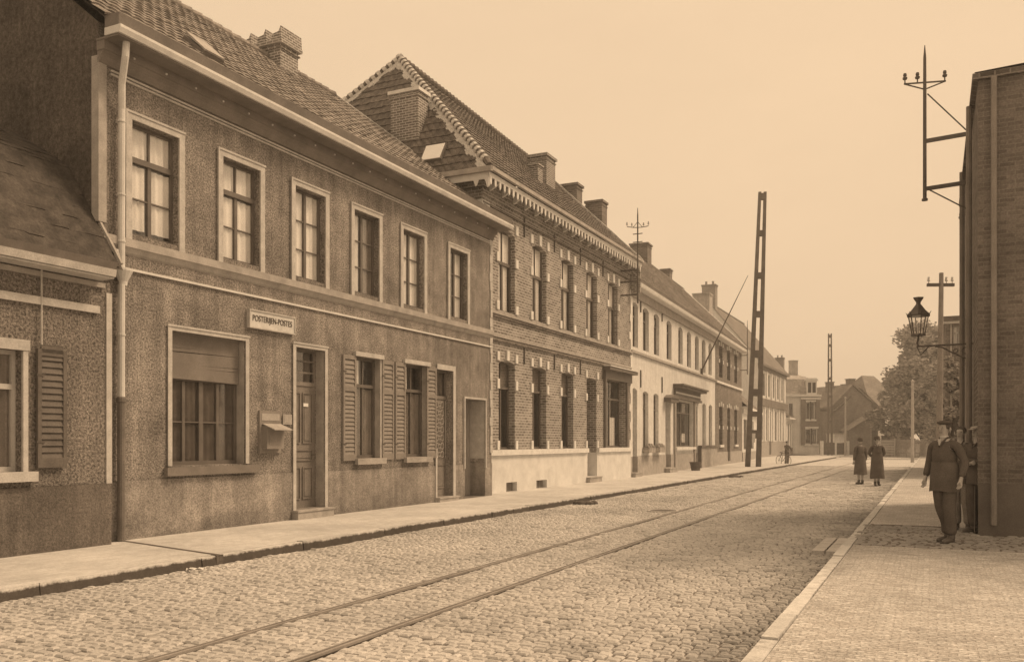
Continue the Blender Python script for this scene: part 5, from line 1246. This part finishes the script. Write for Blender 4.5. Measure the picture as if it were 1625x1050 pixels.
# telegraph pole with one cross arm
tp = pp(1491.5, 46.7); T = thing('telegraph_pole', 'telegraph pole with a single cross arm behind the gas lamp', 'pole', (tp[0], tp[1], .1), 0)
zt = 1.62 + 267/46.7 - .1
g = MB(); g.tube([(-.05, 0, 0), (.0, 0, 3), (.05, 0, zt)], [.12, .1, .07], 12); g.build('shaft', plain('grey_pole_wood', .26, .2, 2, .2, 40), T)
za_ = 1.62 + 248/46.7 - .1; g = MB(); g.box(-.43, .48, -.05, .05, za_ - .05, za_ + .05); ca = g.build('cross_arm', M['iron'], T)
g = MB()
for x in (-.38, .22, .42): insulator(g, x, 0, za_ + .05, 1.2)
build_each(g, 'insulator', M['porcelain'], ca)
# pale posts far off
def pale_post(px, sc, ytop, r_, label):
    p = pp(px, sc); t = thing('pale_post', label, 'post', (p[0], p[1], 0), 0, group='pale far-off posts')
    h = 1.62 + (HY - ytop) / sc; g = MB(); g.tube([(0, 0, 0), (0, 0, h)], [r_*1.2, r_*.8], 10); g.build('shaft', M['polel'], t)
    g = MB(); g.lathe([(r_*.8, 0), (r_*1.2, .02), (r_*1.1, .12), (.01, .22)], 10, (0, 0, h - .01)); g.build('cap', M['polel'], t)
pale_post(1448, 20.5, 606, .11, 'slender pale post standing in front of the big tree')
pale_post(1341.5, 14.2, 632, .11, 'pale post standing in front of the gabled brick house')
# wire mast between the brick and whitewashed houses
def wall_mast(W, pxm, out, label, ys, ybot, ytop, arms, arc=None, r_=.035):
    t, u_ = W.hit(pxm, out); p = W.o + W.d * u_; sc = F / t
    z = lambda py: HC + (HY - py) / sc
    m = thing('wire_mast', label, 'mast', (p.x, p.y, 0), W.rz)
    g = MB(); g.tube([(0, -out, z(ybot)), (0, -out, z(ytop + 12)), (0, -out, z(ytop))], [r_, r_*.8, r_*.3], 8); g.build('mast', M['iron'], m)
    g = MB()
    for y in ys: g.bar((0, -.001, z(y)), (0, -out, z(y)), .05, .06)
    build_each(g, 'bracket_arm', M['iron'], m)
    if arc:
        g = MB()
        for s_ in (-1, 1):
            pts = [(.28*s_*k/6*arc, -out - .9*s_*k/6*arc, z(361) + .05 * (k/6)**2) for k in range(7)]; g.tube(pts, .016, 6); g.tube([(0, -out, z(352)), (.1*s_*arc, -out - .4*s_*arc, z(361) + .01)], .012, 6)
        ca = g.build('cross_arm', M['iron'], m)
        for y in (371, 384): g = MB(); g.bar((0, -out + .2, z(y)), (0, -out - .2, z(y)), .03, .03); g.build('step_iron', M['iron'], m)
        g = MB()
        for k in (-1, -.55, .55, 1): insulator(g, .28*k*arc, -out - .9*k*arc, z(361) + .05*k*k + .01, .9)
        build_each(g, 'insulator', M['porcelain'], ca)
    return m
wall_mast(WB, 1012, .72, 'iron wire mast on brackets where the brick house meets the whitewashed one', (428, 446, 467), 481, 330, 1, arc=.45)
wall_mast(WD, 1186, .50, 'small iron wire mast on two brackets at the end of the dark brick house', (563.5, 587), 594, 508, 0)
# flagpole leaning out from the whitewashed house
fu = uC(1112); fp_ = WC.o + WC.d * fu; fz = zC(1112, 590)
fl = thing('flagpole', 'long bare flagpole slanting up from the front of the whitewashed house', 'flagpole', (fp_.x, fp_.y, fz), WC.rz)
te = WC.hit(1112)[0]; outf = 3.0; kx = (1187 - CX) / F
tip = None
# tip lies on the vertical plane square to the wall; its height follows from the row it reaches
tt_, _ = WC.hit(1187, 0)
o2 = fp_; nx, ny = WC.n; lam = (kx * o2.y - o2.x) / (nx - kx * ny); ty = o2.y + ny * lam; tz = HC + (HY - 437) * ty / F - fz
g = MB(); g.tube([(0, -.02, 0), (0, -lam * .5, tz * .5), (0, -lam, tz)], [.05, .035, .014], 8); g.build('pole', M['shutterd'], fl)
g = MB(); g.box(-.08, .08, -.12, -.001, -.15, .2); g.build('socket', M['iron'], fl)
# gas lamp on a scrolled bracket
lu = WR.u(1544); lpnt = WR.o + WR.d * lu; lsc = F / WR.hit(1544)[0]; lz = lambda py: HC + (HY - py) / lsc
GL = thing('gas_lamp', 'gas lantern on a scrolled iron bracket fixed to the corner building', 'lamp', (lpnt.x, lpnt.y, 0), WR.rz)
lx = (1544 - 1473) / lsc / abs(WR.n.x); 
g = MB(); g.bar((0, 0, lz(545)), (0, -lx + .0, lz(546)), .025, .03); 
g.tube([(0, -.05, lz(568)), (0, -.15, lz(567)), (0, -.35, lz(557)), (0, -.5, lz(549)), (0, -.62, lz(547))], .014, 6)
for cy_, r_ in ((-.12, .07), (-.28, .045)):
    g.tube([(0, cy_ + r_*math.cos(a*.5)*(1-a*.03), lz(556) + r_*math.sin(a*.5)*(1-a*.03)) for a in range(14)], .01, 5)
g.tube([(0, -lx, lz(547)), (0, -lx - .02, lz(540)), (0, -lx, lz(532)), (0, -lx, lz(528))], .018, 6); g.tube([(0, -lx + .18, lz(546)), (0, -lx + .04, lz(560)), (0, -lx - .03, lz(545))], .012, 6)
g.build('bracket', M['iron'], GL)
zb_, zt = lz(527), lz(496); rb_, rt_ = .11, .175
g = MB()
for k in range(6):
    a0 = k * math.pi / 3 + .3; g.bar((rb_*math.cos(a0), -lx + rb_*math.sin(a0), zb_), (rt_*math.cos(a0), -lx + rt_*math.sin(a0), zt), .014, .014)
    g.tube([(rt_*math.cos(a0), -lx + rt_*math.sin(a0), zt), (1.25*rt_*math.cos(a0), -lx + 1.25*rt_*math.sin(a0), zt + .07)], [.012, .004], 5)
g.lathe([(rb_+.03, -.02), (rb_+.03, .005), (rb_, .01)], 6, (0, -lx, zb_)); fr = g.build('lantern_frame', M['iron'], GL)
g = MB(); n = 6
for k in range(n):
    a0, a1 = k*math.pi/3 + .3, (k+1)*math.pi/3 + .3
    g.quad((rb_*.97*math.cos(a0), -lx + rb_*.97*math.sin(a0), zb_+.01), (rb_*.97*math.cos(a1), -lx + rb_*.97*math.sin(a1), zb_+.01), (rt_*.97*math.cos(a1), -lx + rt_*.97*math.sin(a1), zt), (rt_*.97*math.cos(a0), -lx + rt_*.97*math.sin(a0), zt))
g.build('lantern_glass', M['glass'], fr)
g = MB(); g.lathe([(rt_+.045, -.01), (rt_+.05, .01), (rt_*.8, .09), (.07, .18), (.045, .21), (.045, .25), (.095, .32), (.10, .335), (.0, .335)], 6, (0, -lx, zt)); g.build('lantern_roof', M['iron'], fr)
g = MB(); g.tube([(0, -lx, zb_), (0, -lx, zb_ + .14)], .008, 6); g.lathe([(.01, 0), (.022, .02), (.025, .06), (.01, .08)], 8, (0, -lx, zb_ + .14)); g.build('burner', M['porcelain'], fr)

# ------------------------------------------------------------------ trees, fence
def tree(label, px, sc, ytop, crownw, seed, leaves=26000, trunkh=2.6, name='tree', group=None, leafs=.16, squash=1.0, lobes=26, lean=0):
    p = pp(px, sc); h = 1.62 + (HY - ytop) / sc; T = thing(name, label, 'tree', (p[0], p[1], 0), 0, group=group); r = random.Random(seed)
    g = MB(); g.tube([(0, 0, -.1), (.05, 0, trunkh*.5), (.1, .05, trunkh), (.15, 0, h*.6), (.2, 0, h*.8)], [.34, .28, .24, .14, .05], 9)
    cen = []
    cw = crownw / 2; zc0 = trunkh * .8; 
    for i in range(lobes):
        f = (i + .5) / lobes; z = zc0 + (h - zc0) * (f ** .9) * .93 + .3
        prof = math.sin(min(1, (f * 1.05 + .12)) * math.pi) ** .55 if f < .9 else .45
        rad = cw * prof * r.uniform(.35, .86); a = i * 2.4 + r.uniform(-.4, .4)
        c = Vector((lean * f + rad * math.cos(a), rad * math.sin(a), z)); s_ = cw * r.uniform(.22, .40); cen.append((c, s_))
        b = Vector((.12, 0, max(trunkh*.7, z - cw * .5))); m = b.lerp(c, .55) + Vector((r.uniform(-.2, .2), 0, -.15)); g.tube([b, m, c], [.1, .06, .02], 6)
    g.build('trunk', M['bark'], T)
    L = MB(); per = leaves // lobes
    for c, s_ in cen:
        for k in range(int(per * (s_ / (cw * .31)) ** 2)):
            u = Vector((r.gauss(0, 1), r.gauss(0, 1), r.gauss(0, 1))).normalized() * s_ * (r.random() ** .5) * r.uniform(.8, 1.35); u.z *= .72 * squash
            q = c + u; n = Vector((r.gauss(0, 1), r.gauss(0, 1), r.gauss(.5, 1))).normalized(); t = n.cross(Vector((0.3, .2, 1))).normalized(); b = n.cross(t); sz = leafs * r.uniform(.6, 1.4)
            L.add([q - t*sz, q + b*sz*.55, q + t*sz, q - b*sz*.55], [(0, 1, 2, 3)])
    L.build('crown', M['leaf'], T, fix=False); return T
tree('big dark leafy tree behind the fence on the right', 1464, 14.6, 518, 9.2, 5, leaves=26000, trunkh=2.0, leafs=.21, lobes=46)
tree('second leafy tree behind the telegraph pole', 1500, 17, 545, 6.0, 8, leaves=15000, trunkh=1.5, leafs=.14)
tree('lower dense tree left of the pale post', 1422, 13.6, 600, 6.0, 13, leaves=15000, trunkh=1.2, leafs=.2, lobes=24)
tree('faint treetop showing over the roof beside the gable', 1398, 10.5, 613, 4.0, 15, leaves=5000, trunkh=5, leafs=.2)
tree('narrow leafy bush against the far corner building, right of the telegraph pole', 1513, 38, 566, 1.5, 19, leaves=9000, trunkh=.8, name='bush', leafs=.07, lobes=18)
fa, fb = pp(1398, 14.9), pp(1478, 16.5); WFn = Wall(fa, fb)
fn = thing('picket_fence', 'long weathered picket fence below the big tree', 'fence', WFn.loc(0), WFn.rz)
g = MB(); n = int(WFn.L / .16); r = random.Random(6)
for i in range(n):
    x = i * .16; h = 1.75 + r.uniform(-.06, .06); g.prism([(x, 0), (x + .1, 0), (x + .1, h), (x + .05, h + .08), (x, h)], 0, .025)
g.build('pickets', plain('pale_pickets', .30, .3, 4, .2, 30), fn)
g = MB(); g.box(0, WFn.L, .026, .07, .4, .5); g.box(0, WFn.L, .026, .07, 1.4, 1.5); g.build('rail', M['picket'], fn)
for i in range(7): g = MB(); x = WFn.L * i / 6; g.box(x - .07, x + .07, .071, .2, -.02, 1.9); g.build('post', M['picket'], fn)
rs = pp(1398, 15.1); WV = Wall(pp(1397, 15.3), pp(1419, 15.4))
vs_ = thing('vegetable_stand', 'low pale slatted gate just right of the couple', 'gate', WV.loc(0), WV.rz)
vs_.name = 'slatted_gate'
g = MB()
for i in range(6): g.box(0, WV.L, 0, .04, .25 + i*.26, .39 + i*.26)
g.build('slats', M['polel'], vs_)
g = MB(); g.box(-.1, 0, -.03, .07, -.02, 1.9); g.box(WV.L, WV.L + .1, -.03, .07, -.02, 1.9); g.build('post', M['polel'], vs_)

# ------------------------------------------------------------------ small things in the street
p = pp(1081, scC(1081) + .9); kp = WC.o + WC.d * uC(1081) + WC.n * .75
tb = thing('plant_tub', 'dark tub standing on the pavement before the shop window', 'tub', (kp.x, kp.y, .12), 0)
g = MB(); g.lathe([(.22, 0), (.30, .38), (.32, .40), (.32, .44), (.27, .44), (.26, .36)], 16); g.build('tub', M['polew'], tb)
g = MB(); g.lathe([(.265, .0), (.275, .03)], 16, (0, 0, .15)); g.build('hoop', M['iron'], tb)
sx, sy = SLp(312, 906); pr = sl(sx, -sy, .012)
g = MB(); r = random.Random(3); nx_ = 7
gr = [[(i*.035 - .12, j*.03 - .045, .03 * abs(math.sin(i*1.1 + j)) + r.uniform(0, .01)) for j in range(4)] for i in range(nx_)]
for i in range(nx_ - 1):
    for j in range(3): g.quad(gr[i][j], gr[i+1][j], gr[i+1][j+1], gr[i][j+1])
o = g.build('paper_scrap', M['paper'], None, smooth=True); o.location = pr; o.rotation_euler = (0, 0, .1); tag(o, 'crumpled white scrap of paper in the gutter near the left kerb', 'litter')
mx_, my_ = SLp(1052, 810); mh = thing('manhole_cover', 'round iron cover set between the tram rails', 'manhole cover', sl(mx_, -my_, 0), RZ)
g = MB(); g.lathe([(.36, -.03), (.36, .012), (.31, .012), (.31, -.0)], 24); g.build('rim', M['kerb'], mh); g = MB(); g.lathe([(.30, -.03), (.30, .006), (.27, .008)], 24); g.build('lid', M['iron'], mh)
for px, py, lab in ((932, 799, 'dark clod of dung near the left kerb, the closer of the two'), (1168, 757, 'dark clod of dung near the left kerb, the farther of the two')):
    a, b = SLp(px, py); o_ = sl(a, -b, .0); g = MB(); r = random.Random(px)
    for k in range(6): g.lathe([(.01, 0), (.13, .01), (.11, .06), (.02, .09)], 8, (r.uniform(-.3, .3), r.uniform(-.12, .12), 0), r.uniform(.6, 1.3), r.uniform(.5, 1))
    o = g.build('dung', M['kerbd'], None, smooth=True); o.location = o_; tag(o, lab, 'dung', 'clods of dung by the left kerb')

# ------------------------------------------------------------------ people
def skin_mesh(name, nodes, edges, m, parent, sub=1, root=0):
    """one continuous surface grown over a skeleton; nodes = (point, (rx, ry))"""
    me = bpy.data.meshes.new(name); me.from_pydata([n[0] for n in nodes], edges, []); me.update()
    o = bpy.data.objects.new(name, me); col.objects.link(o)
    md = o.modifiers.new('skin', 'SKIN'); md.use_smooth_shade = True
    sv = me.skin_vertices[0].data if me.skin_vertices else None
    if sv is None:
        bm = bmesh.new(); bm.from_mesh(me); bm.verts.layers.skin.verify(); bm.to_mesh(me); bm.free(); sv = me.skin_vertices[0].data
    for i, n in enumerate(nodes):
        sv[i].radius = n[1] if hasattr(n[1], '__len__') else (n[1], n[1]); sv[i].use_root = (i == root)
    s2 = o.modifiers.new('sub', 'SUBSURF'); s2.levels = sub; s2.render_levels = sub
    dg = bpy.context.evaluated_depsgraph_get(); dg.update(); nm = bpy.data.meshes.new_from_object(o.evaluated_get(dg))
    col.objects.unlink(o); bpy.data.objects.remove(o)
    nm.materials.clear(); nm.materials.append(m); nm.shade_smooth()
    q = bpy.data.objects.new(name, nm); col.objects.link(q); q.parent = parent; return q
def V(*a): return Vector(a)
def person(label, loc, rz, k=1.0, arms='down', coat=None, hat=None, legs=(.09, -.02, .09, .03), skirt=None, trousers='cloth', coatm='cloth', hands_back=False, head_turn=0, stout=1.0, shirt=False, boots='leather'):
    """faces local -y; arms: down | crossed | hip | back; coat = hem height; legs = (xR, yR, xL, yL) foot offsets"""
    T = thing('person', label, 'person', loc, rz); s = k
    P = lambda x, y, z: (x*s, y*s, z*s)
    J = {}
    N_ = []; E_ = []
    def nd(p, r, par=None):
        N_.append((P(*p), (r[0]*s, r[1]*s) if hasattr(r, '__len__') else (r*s, r*s)))
        if par is not None: E_.append((par, len(N_)-1))
        return len(N_)-1
    pel = nd((0, 0, .95), (.145*stout, .10*stout)); wai = nd((0, -.005, 1.10), (.13*stout, .095*stout), pel); che = nd((0, 0, 1.30), (.15*stout, .10*stout), wai)
    ut = nd((0, .01, 1.43), (.085, .065), che); nk = nd((0, .004, 1.51), (.046, .047), ut); jw = nd((0, -.014, 1.575), (.052, .062), nk); hd = nd((0, -.004, 1.655), (.077, .094), jw); tp_ = nd((0, .004, 1.715), (.06, .07), hd)
    feet = []
    for sd_, fx, fy in ((1, legs[0], legs[1]), (-1, legs[2], legs[3])):
        hp = nd((sd_*.085, 0, .88), (.085*stout, .085*stout), pel); kn_ = nd((sd_*(.085 + fx)/2, -.02 + fy*.4, .50), (.058, .062), hp); cf = nd((sd_*fx, fy + .015, .34), (.052, .055), kn_); an = nd((sd_*fx, fy + .03, .09), (.036, .04), cf); he = nd((sd_*fx, fy + .02, .04), (.035, .035), an); to = nd((sd_*(fx + .02), fy - .15, .03), (.035, .025), he); feet.append((sd_*fx, fy))
    armP = []
    for sd_ in (1, -1):
        sh = V(sd_*.175*min(1.1, stout), .01, 1.40)
        a = arms if isinstance(arms, str) else (arms[0] if sd_ == 1 else arms[1])
        if a == 'down': el, wr, kd = V(sd_*.23, .03, 1.13), V(sd_*.235, -.04, .88), V(sd_*.02*0, -.02, -.09)
        elif a == 'hip': el, wr, kd = V(sd_*.38, .04, 1.17), V(sd_*.20, -.08, 1.02), V(-sd_*.07, -.03, -.03)
        elif a == 'crossed': el, wr, kd = V(sd_*.24, -.05, 1.13), V(-sd_*.02, -.22, 1.16 + .03*sd_), V(-sd_*.08, .01, .02)
        elif a == 'pocket': el, wr, kd = V(sd_*.29, .06, 1.14), V(sd_*.285, -.04, .92), V(0, -.02, -.08)
        elif a == 'back': el, wr, kd = V(sd_*.27, .10, 1.15), V(sd_*.05, .19, 1.0), V(-sd_*.06, .02, -.03)
        elif a == 'bars': el, wr, kd = V(sd_*.25, -.14, 1.18), V(sd_*.22, -.38, 1.05), V(0, -.06, -.05)
        s0 = nd(tuple(sh - V(sd_*.02, 0, .02)), (.044, .046), ut); e0 = nd(tuple(el), (.042, .042), s0); w0 = nd(tuple(wr), (.026, .022), e0)
        kd_ = kd.normalized(); pm = wr + kd_ * .05; p0 = nd(tuple(pm), (.036, .018), w0)
        # five fingers rooted in the palm
        side = kd_.cross(V(0, 1, 0)) if abs(kd_.y) < .8 else kd_.cross(V(0, 0, 1)); side.normalize(); fwd = side.cross(kd_).normalized()
        if fwd.y > 0: fwd = -fwd
        if a == 'back': fwd = -fwd
        for i, (off, ln) in enumerate(((-.028, .062), (-.010, .074), (.010, .070), (.028, .054))):
            b0 = pm + kd_*.035 + side*off; b1 = b0 + kd_*ln*.5 + fwd*.006; b2 = b1 + kd_*ln*.42 + fwd*.022
            i0 = nd(tuple(b0), .010, p0); i1 = nd(tuple(b1), .0085, i0); nd(tuple(b2), .0075, i1)
        t0 = pm - kd_*.01 + fwd*.028; i0 = nd(tuple(t0), .012, p0); i1 = nd(tuple(t0 + kd_*.028 + fwd*.022), .0095, i0); nd(tuple(t0 + kd_*.055 + fwd*.028), .008, i1)
        armP.append((sh, el, wr))
    body = skin_mesh('body', N_, E_, M['skin'], T, 1, 0)
    # facial features are part of the same figure: nose, brow, ears, mouth and eyes as thin pieces seated in the head
    f = MB(); ct, st_ = math.cos(0), math.sin(0)
    f.lathe([(.002, 0), (.014, .004), (.010, .03), (.004, .045)], 8, P(0, -.098, 1.615)); f.build('nose', M['skin'], T, smooth=True)
    for sd_ in (1, -1): f = MB(); f.tube([P(sd_*.078, .005, 1.60), P(sd_*.088, .012, 1.63), P(sd_*.082, .008, 1.66)], [.008*s, .014*s, .008*s], 6); f.build('ear', M['skin'], T, smooth=True)
    f = MB()
    for sd_ in (1, -1): f.lathe([(.002, -.006), (.010, 0), (.002, .006)], 8, P(sd_*.032, -.088, 1.655))
    f.tube([P(-.022, -.086, 1.583), P(0, -.092, 1.581), P(.022, -.086, 1.583)], .004*s, 5); f.build('eyes_and_mouth', M['hair'], T)
    # hair
    h = MB(); nseg = 14
    for i in range(6):
        pass
    h.lathe([(.084, 0), (.090, .03), (.086, .07), (.060, .105), (.02, .12)], 14, P(0, .030, 1.635), s, .98*s); h.build('hair', M['hair'], T, smooth=True)
    # boots
    for sd_, (fx, fy) in zip((1, -1), feet):
        b = MB(); b.tube([P(fx, fy + .03, .16), P(fx, fy + .03, .07), P(fx, fy + .02, .045)], [.05*s, .05*s, .045*s], 10)
        b.tube([P(fx, fy + .075, .035), P(fx, fy + .03, .045), P(fx + .01*sd_, fy - .07, .038), P(fx + .015*sd_, fy - .15, .028), P(fx + .015*sd_, fy - .185, .024)], [.028*s, .042*s, .042*s, .036*s, .014*s], 10)
        b.box(*[q for q in (fx*s - .036*s, fx*s + .040*s, (fy - .17)*s, (fy + .09)*s, 0, .014*s)]); b.build('boot', M[boots], T, smooth=True)
    # trousers
    if trousers:
        tn, te = [], []
        def a(p, r, par=None):
            tn.append((P(*p), (r[0]*s, r[1]*s)));
            if par is not None: te.append((par, len(tn)-1))
            return len(tn)-1
        r0 = a((0, 0, .96), (.12, .09)); 
        for sd_, (fx, fy) in zip((1, -1), feet):
            h0 = a((sd_*.092, 0, .80), (.10, .10), r0); k0 = a(((sd_*.085 + fx)/2 if sd_*fx > 0 else fx, -.025 + fy*.4, .5), (.090, .094), h0); c0_ = a((fx, fy + .02, .28), (.084, .088), k0); a((fx, fy + .02, .10), (.078, .086), c0_)
        skin_mesh('trousers', tn, te, M[trousers], T, 1, 0)
    # jacket or coat: torso and sleeves in one skin, skirts as a flared shell
    tn, te = [], []
    def a(p, r, par=None):
        tn.append((P(*p), (r[0]*s, r[1]*s)))
        if par is not None: te.append((par, len(tn)-1))
        return len(tn)-1
    r0 = a((0, 0, 1.02), (.160*stout, .118*stout)); r1 = a((0, 0, 1.28), (.172*stout, .125*stout), r0); r2 = a((0, .01, 1.42), (.13, .09), r1); a((0, .006, 1.485), (.066, .064), r2)
    for (sh, el, wr), sd_ in zip(armP, (1, -1)):
        q = a(tuple(sh), (.074, .074), r2); q = a(tuple(sh.lerp(el, .5)), (.066, .066), q); q = a(tuple(el), (.060, .060), q); q = a(tuple(el.lerp(wr, .6)), (.052, .052), q); a(tuple(el.lerp(wr, .93)), (.046, .046), q)
    jk = skin_mesh('coat' if coat and coat < .8 else 'jacket', tn, te, M[coatm], T, 1, 0)
    hem = coat if coat else .82; g = MB(); n = 20; rows = 7; base = 0
    fl = (skirt or 1.0); r_ = random.Random(int(abs(loc[0]) * 100))
    for i in range(rows + 1):
        t = i / rows; z = 1.16 + (hem - 1.16) * t; 
        for j in range(n):
            an = 2*math.pi*j/n; fold = 1 + .05 * t * math.sin(an * 5 + 1.3) + .02 * t * math.sin(an * 9)
            rx = (.156*stout + (.045*t) * fl + .012*min(1, t*4)) * fold; ry = (.114*stout + (.05*t) * fl + .016*min(1, t*4)) * fold
            g.v.append((rx*math.cos(an)*s, ry*math.sin(an)*s + (.01 if t else 0), (z + .012*t*math.sin(an*3))*s))
    for i in range(rows):
        for j in range(n): q = i*n + j; w = i*n + (j+1) % n; g.f.append((q, w, w + n, q + n))
    g.build('coat_skirt', M[coatm], jk, smooth=True)
    c = MB(); c.tube([P(-.055, -.035, 1.50), P(-.03, -.095, 1.44), P(-.01, -.118, 1.38)], [.012*s, .014*s, .006*s], 6); c.tube([P(.055, -.035, 1.50), P(.03, -.095, 1.44), P(.01, -.118, 1.38)], [.012*s, .014*s, .006*s], 6); c.tube([P(-.06, -.03, 1.505), P(-.04, .06, 1.52), P(.04, .06, 1.52), P(.06, -.03, 1.505)], .016*s, 6); c.build('collar', M[coatm], jk, smooth=True)
    bt = MB()
    for z in (1.05, 1.15, 1.25): bt.lathe([(.002, 0), (.011, .002), (.011, .009), (.002, .011)], 8, P(.02, -.128*stout, z))
    build_each(bt, 'button', M['iron'], jk)
    if shirt:
        c = MB(); c.prism([(x*s, z*s) for x, z in ((-.026, 1.49), (.026, 1.49), (.008, 1.40), (-.008, 1.40))], -.118*s, -.10*s); c.lathe([(.058, 0), (.062, .01), (.058, .032)], 14, P(0, -.004, 1.505), s, s); c.build('shirt_front', M['shirt'], T)
    if hat == 'cap':
        g = MB(); g.lathe([(.092, 0), (.108, .03), (.112, .055), (.09, .075), (.03, .085)], 16, P(0, .01, 1.685), s, 1.1*s); hh = g.build('cap', M['felt'], T, smooth=True)
        g = MB(); g.prism_x([((-.09)*s, 1.695*s), (-.16*s, 1.68*s), (-.16*s, 1.672*s), (-.09*s, 1.683*s)], -.06*s, .06*s); g.build('peak', M['felt'], hh)
    elif hat == 'lightcap':
        g = MB(); g.lathe([(.086, 0), (.104, .015), (.102, .034), (.05, .05), (.01, .054)], 16, P(0, .004, 1.700), s, 1.08*s); hh = g.build('cap', M['feltl'], T, smooth=True)
        g = MB(); g.prism_x([((-.08)*s, 1.715*s), (-.15*s, 1.698*s), (-.15*s, 1.690*s), (-.08*s, 1.703*s)], -.05*s, .05*s); g.build('peak', M['feltl'], hh)
    elif hat in ('bowler', 'cloche'):
        m = M['feltl'] if hat == 'lightcap' else M['felt']; g = MB(); br = {'cloche': .108, 'lightcap': .112}.get(hat, .128)
        g.lathe([(.085, .0), (br, -.004), (br + .004, .008), (.098, .012), (.096, .06), (.085, .10), (.05, .125), (.01, .13)], 18, P(0, .008, 1.69 if hat != 'cloche' else 1.665), s, 1.12*s); g.build('hat', m, T, smooth=True)
    elif hat == 'flat':
        g = MB(); g.lathe([(.086, 0), (.102, .015), (.100, .034), (.05, .05), (.01, .054)], 16, P(0, .004, 1.705), s, 1.08*s); g.build('cap', M['felt'], T, smooth=True)
    if hat == 'flat' or hat == 'lightcap':
        pass
    return T
def ground_at(px, py, z): t = F * (HC - z) / (py - HY); return ((px - CX) / F * t, t, z)
# the couple standing in the road
person('woman in dark knee-length coat standing in the road, left of the pair', ground_at(1365, 767.5, .01), R(186) , .985, arms='down', coat=.36, skirt=1.5, hat='cloche', trousers=None, coatm='cloth2', legs=(.07, .0, .07, .02), stout=1.12)
person('person in long dark coat and hat in the road, hands clasped behind', ground_at(1392, 770, .01), R(-12), 1.0, arms='back', coat=.26, skirt=1.2, hat='bowler', trousers=None, coatm='cloth', legs=(.06, .05, .07, -.04), stout=1.18)
# men outside the corner building
person('man in dark suit and cap facing left near the pavement crossing, white shirt showing', ground_at(1499, 860, .135), R(-62), 1.02, arms='pocket', coat=.74, skirt=.25, hat='flat', coatm='cloth', trousers='cloth', legs=(.10, -.02, .06, .12), stout=1.22, shirt=True)
person('bareheaded man in dark suit with one hand on his hip, close to the wall', ground_at(1524, 842, .12), R(-40), 1.0, arms=('hip', 'down'), coat=.80, skirt=.35, hat=None, coatm='cloth2', trousers='clothl', legs=(.12, .0, .08, .05), stout=1.06)
person('man in pale cap standing with folded arms behind the hand-on-hip man', (*pp(1551, 97)[:2], .12), R(-70), 1.0, arms='crossed', coat=.80, skirt=.35, hat='lightcap', coatm='cloth', trousers='cloth', legs=(.10, .0, .10, .0), stout=1.0)
# youth with a bicycle at the far kerb
yp = ground_at(1249, 738, .0)
person('youth in dark jacket and pale trousers standing at the far kerb with a bicycle', yp, R(20), .93, arms='bars', coat=.85, skirt=.5, hat='flat', coatm='cloth2', trousers='clothl', legs=(.08, .0, .08, .04))
bk = thing('bicycle', 'bicycle held by the youth at the far kerb', 'bicycle', (yp[0] - .32, yp[1] - .25, .0), R(-72))
def ring(g, c, r_, t, n=24, ax='y'):
    pts = [(c[0] + r_*math.cos(2*math.pi*i/n), c[1], c[2] + r_*math.sin(2*math.pi*i/n)) for i in range(n+1)]; g.tube(pts, t, 6, cap=False)
for cx_ in (-.52, .52):
    g = MB(); ring(g, (cx_, 0, .33), .32, .018); w_ = g.build('wheel', M['iron'], bk)
    g = MB()
    for i in range(12): a_ = i*math.pi/6; g.tube([(cx_, 0, .33), (cx_ + .31*math.cos(a_), 0, .33 + .31*math.sin(a_))], .003, 4)
    g.lathe([(.02, -.03), (.02, .03)], 8, (cx_, 0, .33)); g.build('spokes', M['iron'], w_)
g = MB(); bb, st_, hd_ = (-.05, 0, .30), (-.2, 0, .82), (.36, 0, .80)
for a_, b_ in ((bb, st_), (st_, hd_), (bb, hd_), ((-.52, 0, .33), bb), ((-.52, 0, .33), st_), (hd_, (.52, 0, .33)), (hd_, (.34, 0, .95))): g.tube([a_, b_], .015, 6)
g.build('frame', M['iron'], bk)
g = MB(); g.tube([(.22, -.25, .97), (.34, -.12, .97), (.34, .12, .97), (.22, .25, .97)], .012, 6); g.build('handlebar', M['iron'], bk)
g = MB(); g.prism([(-.34, .84), (-.08, .84), (-.1, .88), (-.32, .9)], -.06, .06); g.build('saddle', M['leather'], bk)

# ------------------------------------------------------------------ thin air between the eye and the far houses
HAZE = 0.0021
if HAZE:
    g = MB(); g.box(-60, 170, -20, 190, -1.1, 19.5); hz_ = g.build('haze', bpy.data.materials.new('air'), None); hz_['kind'] = 'stuff'
    hm = hz_.data.materials[0]; hm.use_nodes = True; t = hm.node_tree; t.nodes.clear(); pv = t.nodes.new('ShaderNodeVolumePrincipled'); ou = t.nodes.new('ShaderNodeOutputMaterial')
    pv.inputs['Density'].default_value = HAZE; pv.inputs['Color'].default_value = (.95, .92, .88, 1); pv.inputs['Anisotropy'].default_value = .2
    t.links.new(pv.outputs[0], ou.inputs['Volume'])
